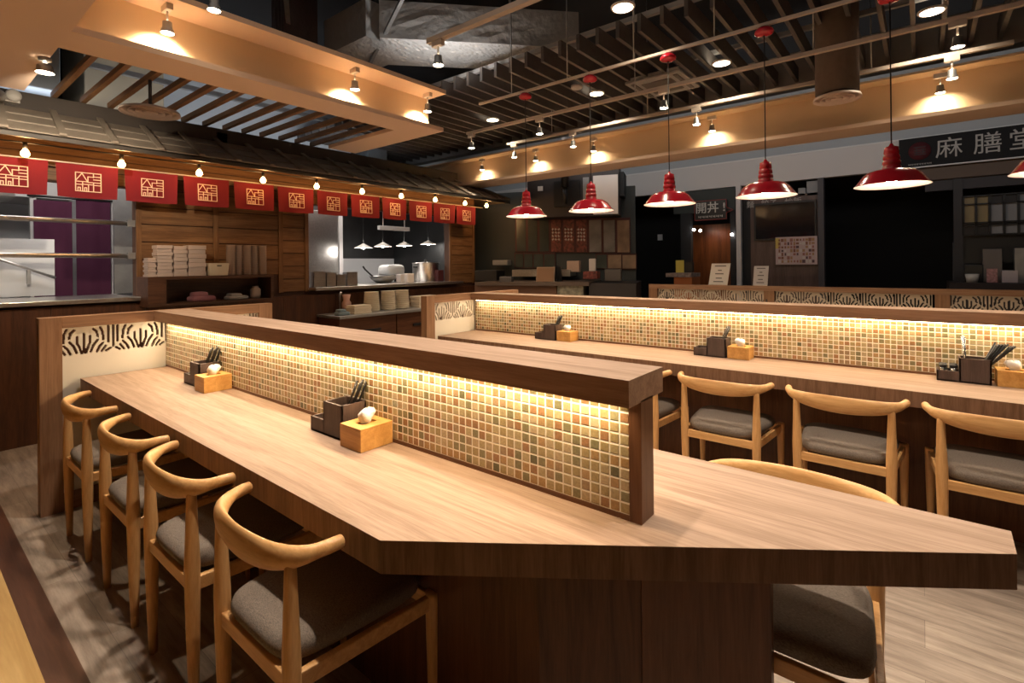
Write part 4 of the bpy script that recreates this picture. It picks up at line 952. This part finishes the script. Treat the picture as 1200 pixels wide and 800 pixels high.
# kai-don front
kd = struct(sbox(MB(), 790, 215, 862, 256, SX, SX + .1, 2.22, 2.58).build('wall_shop_green', plain('dark teal board', (.028, .036, .034), .6)))
struct(sbox(MB(), 798, 256, 810, 331, SX, SX + .1, 0, 2.22).build('trim_23', nearblack)); struct(sbox(MB(), 856, 256, 862, 331, SX, SX + .1, 0, 2.22).build('trim_24', nearblack))
dg = thing('doorway_interior', 'dim orange-brown lit doorway panel under the speech bubble sign', 'doorway')
sbox(MB(), 812, 262, 858, 331, SX + .5, SX + .56, 0, None).build('panel', wood('copper panel', (.20, .065, .02), (.10, .03, .01), 'z', .6, .3), dg)
for (x, y) in ((813.5, 267), (821, 268), (858, 272)):
    p = sx(x, y, SX - .02); t = thing('tiny_lamp', 'tiny warm lamp beside the orange-brown doorway', 'lamp', p, group='tiny lamps at the doorway'); MB().lathe([(0, -.022), (.018, -.012), (.022, .0), (.018, .012), (0, .022)], n=14).build('glass', glow_k, t)
    MB().loft([(.0, 0, .02), (.02, 0, .03)], .008, 8).build('holder', black, t)
p = sx(835, 275, SX - .0); light('SPOT', (p.x + .25, p.y, 2.15), 7, (1, .62, .32), .03, spot=120)
bs = thing('speech_bubble_sign', 'black speech-bubble sign with white characters and a thin red outline', 'sign')
A = sx(816, 233); B = sx(853, 252); zc = (sx(834, 244).z); y0, y1 = A.y, B.y; h0 = .155
MB().box((SX - .05, y0, zc - h0), (SX - .002, y1, zc + h0)).build('board', black, bs)
ol = MB()
def outl(p, q): ol.bar((SX - .052, p[0], p[1]), (SX - .052, q[0], q[1]), .008, .014, up=(1, 0, 0))
zz = zc
pts = [(y0, zz - h0), (y0, zz + h0), (y1, zz + h0), (y1, zz + .03), (y1 - .10, zz - .02), (y1, zz - .06), (y1, zz - h0)]
for p, q in zip(pts, pts[1:] + pts[:1]): outl(p, q)
ol.build('outline', plain('sign red', (.30, .035, .03), .5), bs)
wl = plain('sign white lettering', (.60, .60, .57), .5)
text('characters', '開丼 !', .19, wl, bs, face_matrix((SX - .052, (y0 + y1) / 2, zc + .03), RT, UP), .003, bold=.0012); tiny_marks(7, (y0 - y1) * .8, .034, wl, bs, SX - .0505, (y0 + y1) / 2, zc - .105)
tag(sbox(MB(), 863, 205, 868.5, 331, SX - .06, SX + .02, 0, 2.6).build('white_column', whitewall, None), 'slim white upright between the doorway and the brown shop panel', 'column')
# brown panel shop
struct(sbox(MB(), 880, 229, 959, 331, SX, SX + .1, 0, None).build('wall_shop_brown', wood('mauve brown panel', (.13, .085, .075), (.08, .052, .045), 'z', .6)))
struct(sbox(MB(), 959, 205, 966, 331, SX - .05, SX + .1, 0, None).build('trim_25', plain('slate post', (.07, .065, .075), .6)))
struct(sbox(MB(), 870, 215, 880, 331, SX + .05, SX + .12, 0, None).build('trim_26', nearblack))
pk_ = thing('wall_screen', 'large dark screen on the brown shop panel', 'screen'); sbox(MB(), 884, 236, 957, 276, SX - .04, SX - .002).build('casing', black, pk_); sbox(MB(), 886, 238, 955, 274, SX - .044, SX - .04).build('glass', plain('screen glass', (.012, .012, .015), .08), pk_)
ls = thing('panel_lettering', 'row of pale Chinese lettering above the dark screen', 'lettering'); a = sx(907, 236.5); text('characters', '麵 · 餃子 · 炒飯', .115, gl, ls, face_matrix((SX - .003, a.y, sx(907, 235).z), RT, UP), .003)
ps = thing('menu_poster', 'busy pink and white menu poster with food photos on the brown panel', 'poster'); sbox(MB(), 909, 275, 958, 306, SX - .05, SX - .045).build('sheet', plain('poster pink', (.50, .38, .38), .5), ps)
a = sx(909, 275, SX - .05); b = sx(958, 306, SX - .05); r5 = random.Random(11); Wd = a.y - b.y; Hd = a.z - b.z
pcol = [plain('poster food %d' % i, c, .5) for i, c in enumerate([(.22, .09, .05), (.35, .20, .10), (.10, .05, .06), (.55, .5, .48), (.30, .12, .10)])]
parts = [MB() for _ in pcol]
for i in range(12):
    for j in range(7):
        if r5.random() < .78:
            cx = a.y - Wd * (.06 + .88 * (i + .5) / 12) ; cz = b.z + Hd * (.05 + .9 * (j + .5) / 7); w_ = Wd * .03 * r5.uniform(.6, 1.2); h_ = Hd * .055 * r5.uniform(.6, 1.1)
            parts[r5.randrange(5)].box((SX - .0525, cx - w_, cz - h_), (SX - .05, cx + w_, cz + h_))
for m_, c_ in zip(parts, pcol): m_.build('picture', c_, ps)
sbox(MB(), 909, 276, 914, 288, SX - .052, SX - .05).build('yellow_strip', plain('poster yellow', (.55, .42, .10), .5), ps)
for k, (xa, xb, yt) in enumerate(((936, 945, 217), (946, 961, 209))): tag(sbox(MB(), xa, yt, xb, 226 - k, SX + .0, SX + .1).build('ceiling_box', plain('grey box', (.28, .28, .29), .6), None, .01), 'small pale grey box above the dark wall screen, %s one' % ['left', 'right'][k], 'box')
# small details in the dark
sbn = tag(sbox(MB(), 771, 273, 776.5, 279.5, SX + 1.385, SX + 1.4).build('notice', plain('notice white', (.6, .6, .62), .5), None), 'small white notice in the black booth opening', 'notice')
# right front: grid window over a counter
gw = thing('grid_window', 'black-framed grid window with grey and ochre panes at the right', 'window')
cols = [1129.5, 1144.5, 1160.5, 1177.5, 1194.5, 1213]; rows = [225, 235, 255.5, 258.5, 270]
pm = [plain('pane ochre', (.26, .20, .10), .4), plain('pane grey', (.26, .26, .27), .4), plain('pane dark', (.03, .028, .03), .3)]
grid = [[0, 0, 2, 2, 1], [0, 0, 1, 1, 1], [2, 2, 2, 2, 2], [2, 2, 1, 1, 1]]
top = sx(1129, 224).z; zr = [2.22 - .0, 2.10, 1.885, 1.83, 1.72]; z225 = [sx(1130, y).z for y in (225, 234.5, 256, 259, 270)]
for j in range(4):
    for i in range(5):
        ya, yb = sx(cols[i], 240).y, sx(cols[i + 1], 240).y
        MB().box((SX + .03, ya - .01, z225[j + 1] + .006), (SX + .035, yb + .01, z225[j] - .006)).build('pane', pm[grid[j][i]], gw)
fm = MB()
for xx in cols: y = sx(xx, 240).y; fm.box((SX, y - .012, z225[-1]), (SX + .05, y + .012, z225[0]))
for z in z225: fm.box((SX, sx(1129, 240).y, z - .008), (SX + .05, sx(1213, 240).y, z + .008))
fm.build('frame', black, gw)
struct(sbox(MB(), 1118, 215, 1129, 331, SX, SX + .1, 0, 2.42).build('trim_27', plain('charcoal post', (.03, .028, .032), .6)))
struct(MB().box((SX + .3, -3.5, 1.0), (SX + .35, sx(1118, 300).y, 1.62)).build('wall_shop_grey', plain('slate panel', (.085, .088, .10), .6)))
struct(MB().box((SX + .06, -3.5, z225[-1] - .35), (SX + .1, sx(1129, 300).y, z225[-1])).build('trim_28', black))
ct = tag(MB().box((SX - .6, -3.5, .0), (SX + .3, sx(1110, 330).y, 1.12)).build('shop_counter', plain('dark counter', (.04, .03, .03), .5), None), 'dark counter of the right-hand shop below the grid window', 'counter')
XC = SX - .35
def citem(name, x0, y0, x1, label, cat, mat, d=.08, zb=1.1205):
    a = sx(x0, y0, XC); b = sx(x1, y0, XC); return tag(MB().box((XC, b.y, zb), (XC + d, a.y, a.z)).build(name, mat, None, .004), label, cat)
a = sx(1139, 331, XC); tag(MB().lathe([(0, 0), (.05, 0), (.065, .1), (.055, .1), (.045, .02), (0, .02)], (XC, a.y, 1.1205), 24).build('white_bowl', plain('matte white', (.6, .58, .55), .4)), 'small white pot on the right-hand shop counter', 'pot')
citem('standing_card', 1156, 309, 1169, 'pink printed standing card on the right-hand shop counter', 'card', plain('card pink', (.45, .24, .24), .5, noise=.4, nscale=40), .02)
citem('upright_board', 1153, 286, 1176, 'tall grey-brown upright board behind the pink card', 'board', plain('taupe board', (.16, .14, .13), .5)).location.x = .12
citem('clear_box', 1174, 311, 1193, 'pale box with a red top edge on the right-hand shop counter', 'box', plain('pale pink box', (.50, .44, .46), .4), .12)
citem('dark_machine', 1131, 305, 1153, 'black machine silhouette left of the pink card', 'machine', black, .15).location.x = .1
tag(MB().box((SX - .2, sx(1206, 300, SX - .2).y, 1.1205), (SX - .1, sx(1189, 300, SX - .2).y, 1.52)).build('steel_rack', steel_d, None), 'steel rack at the right edge above the shop counter', 'rack')
# cards and box behind the long lattice screen
def card(x0, x1, y0, tilt, label, mat):
    X = 6.335; a = on_x(x0, 331, X); b = on_x(x1, 331, X); h = (331 - y0) / FPX * (6.335 * cy + a.y * sy)
    t = thing('menu_stand', label, 'menu stand'); w = a.y - b.y
    MB().add([(X, a.y, 1.1155), (X, b.y, 1.1155), (X + .02, b.y - tilt, 1.1155 + h), (X + .02, a.y - tilt, 1.1155 + h), (X + .006, a.y, 1.1155), (X + .006, b.y, 1.1155), (X + .026, b.y - tilt, 1.1155 + h), (X + .026, a.y - tilt, 1.1155 + h)],
             [(0, 3, 2, 1), (4, 5, 6, 7), (0, 1, 5, 4), (1, 2, 6, 5), (2, 3, 7, 6), (3, 0, 4, 7)]).build('sheet', mat, t)
    m = MB()
    for k, (q, ww) in enumerate(((.86, .30), (.66, .10), (.5, .22), (.3, .16), (.14, .26))):
        yy = (a.y + b.y) / 2 - tilt * q; m.box((X + .02 * q - .003, yy + w * ww, 1.1155 + h * q), (X + .02 * q - .001, yy - w * ww, 1.1155 + h * (q + .045)))
    m.build('printing', plain('print grey', (.12, .11, .12), .6), t); MB().box((X - .015, b.y, 1.1155), (X - .002, a.y, 1.125)).build('foot', clear, t)
card(830, 852, 306, .035, 'larger leaning white menu sheet on top of the long lattice screen', paper)
card(882, 899, 308, .012, 'smaller glossy printed menu stand on top of the long lattice screen', plain('glossy sheet', (.50, .48, .50), .3))
ob = thing('orange_stand', 'orange-fronted stand with a yellow note behind the left end of the lattice screen', 'stand')
XO = 7.6; a, b = on_x(789, 318, XO), on_x(810, 318, XO)
MB().box((XO, a.y + .12, a.z - .06), (XO + .4, b.y - .0, a.z)).build('counter_top', plain('cluttered top', (.28, .22, .2), .5, noise=.5, nscale=20), ob); MB().box((XO + .02, a.y, 0), (XO + .38, b.y, a.z - .06)).build('body', plain('orange board', (.42, .13, .035), .6), ob)
a, b = on_x(790.5, 303, XO), on_x(800, 315, XO); MB().box((XO + .05, a.y, b.z - .03), (XO + .06, b.y, a.z)).build('yellow_note', plain('yellow paper', (.60, .52, .10), .6), ob)
a, b = on_x(801, 305, XO), on_x(810, 314, XO); MB().box((XO + .05, a.y, b.z - .03), (XO + .12, b.y, a.z)).build('dark_note', black, ob)

# emergency lamp on the fascia, table socket
em = thing('emergency_lamp', 'white round twin emergency lamp at the far left of the fascia', 'lamp', on_y(5, 119, 5.62))
for dx in (-.03, .06): q = MB().lathe([(.0, 0), (.045, 0), (.05, .02), (.04, .04), (0, .04)], n=24).build('lamp_head', plain('lamp white', (.45, .42, .38), .5), em); q.location = (dx, 0, 0 if dx < 0 else .02); q.rotation_euler = (R(90), 0, 0)
MB().box((-.05, .0, -.03), (.1, .08, .03)).build('body', MATS['lamp white'], em)

# ------------------------------------------------------------------ lamps of the room outside the frame, then added fill lights
for (x, y, z, e, sp_) in ((1.15, 3.0, 2.9, 110, 85), (1.1, 2.0, 2.9, 120, 85), (1.1, 1.0, 2.9, 120, 85), (1.35, .1, 2.9, 110, 80), (.15, 3.3, 2.9, 170, 65), (.1, 2.2, 2.9, 170, 65), (-.1, 1.2, 2.9, 150, 65),
                          (2.36, 1.6, 2.88, 90, 90), (2.36, .5, 2.88, 90, 90), (2.36, -.6, 2.88, 90, 90)):
    light('SPOT', (x, y, z), e, (1, .86, .70), .025, spot=sp_, blend=.7)
light('SPOT', (3.3, 3.4, 2.95), 30, (1, .97, .94), .1, rot=(R(180), 0, 0), spot=130)  # added upward spot without a fixture, brightens the foil duct
light('AREA', (0.5, 1.5, 4.0), 15, (1, .88, .76), sx=3, syy=4)  # broad soft fill from overhead, no fixture
light('AREA', (6.3, 2.5, 3.1), 30, (1, .95, .9), rot=(0, R(-90), 0), sx=.3, syy=9)  # unseen area light added behind the cream soffit to brighten the grey wall

# ------------------------------------------------------------------ world, camera, view
w = bpy.data.worlds.new('world'); bpy.context.scene.world = w; w.use_nodes = True
w.node_tree.nodes['Background'].inputs[0].default_value = (1, .86, .72, 1); w.node_tree.nodes['Background'].inputs[1].default_value = .03
cd = bpy.data.cameras.new('camera'); cam = bpy.data.objects.new('camera', cd); C.objects.link(cam); bpy.context.scene.camera = cam
cd.sensor_width = 36; cd.lens = FPX / 1200 * 36; cd.shift_y = -(400 - HOR) / 1200; cd.clip_start = .05
fwd = Vector((cy, sy, 0)); rt = Vector((sy, -cy, 0)); up = Vector((0, 0, 1)); a = .0103
r2, u2 = rt * math.cos(a) - up * math.sin(a), up * math.cos(a) + rt * math.sin(a)
m = Matrix((r2, u2, -fwd)).transposed().to_4x4(); m.translation = (0, 0, CAMH); cam.matrix_world = m
vs_ = bpy.context.scene.view_settings; vs_.view_transform = 'Standard'; vs_.look = 'None'; vs_.exposure = 0; vs_.gamma = 1; vs_.use_curve_mapping = False
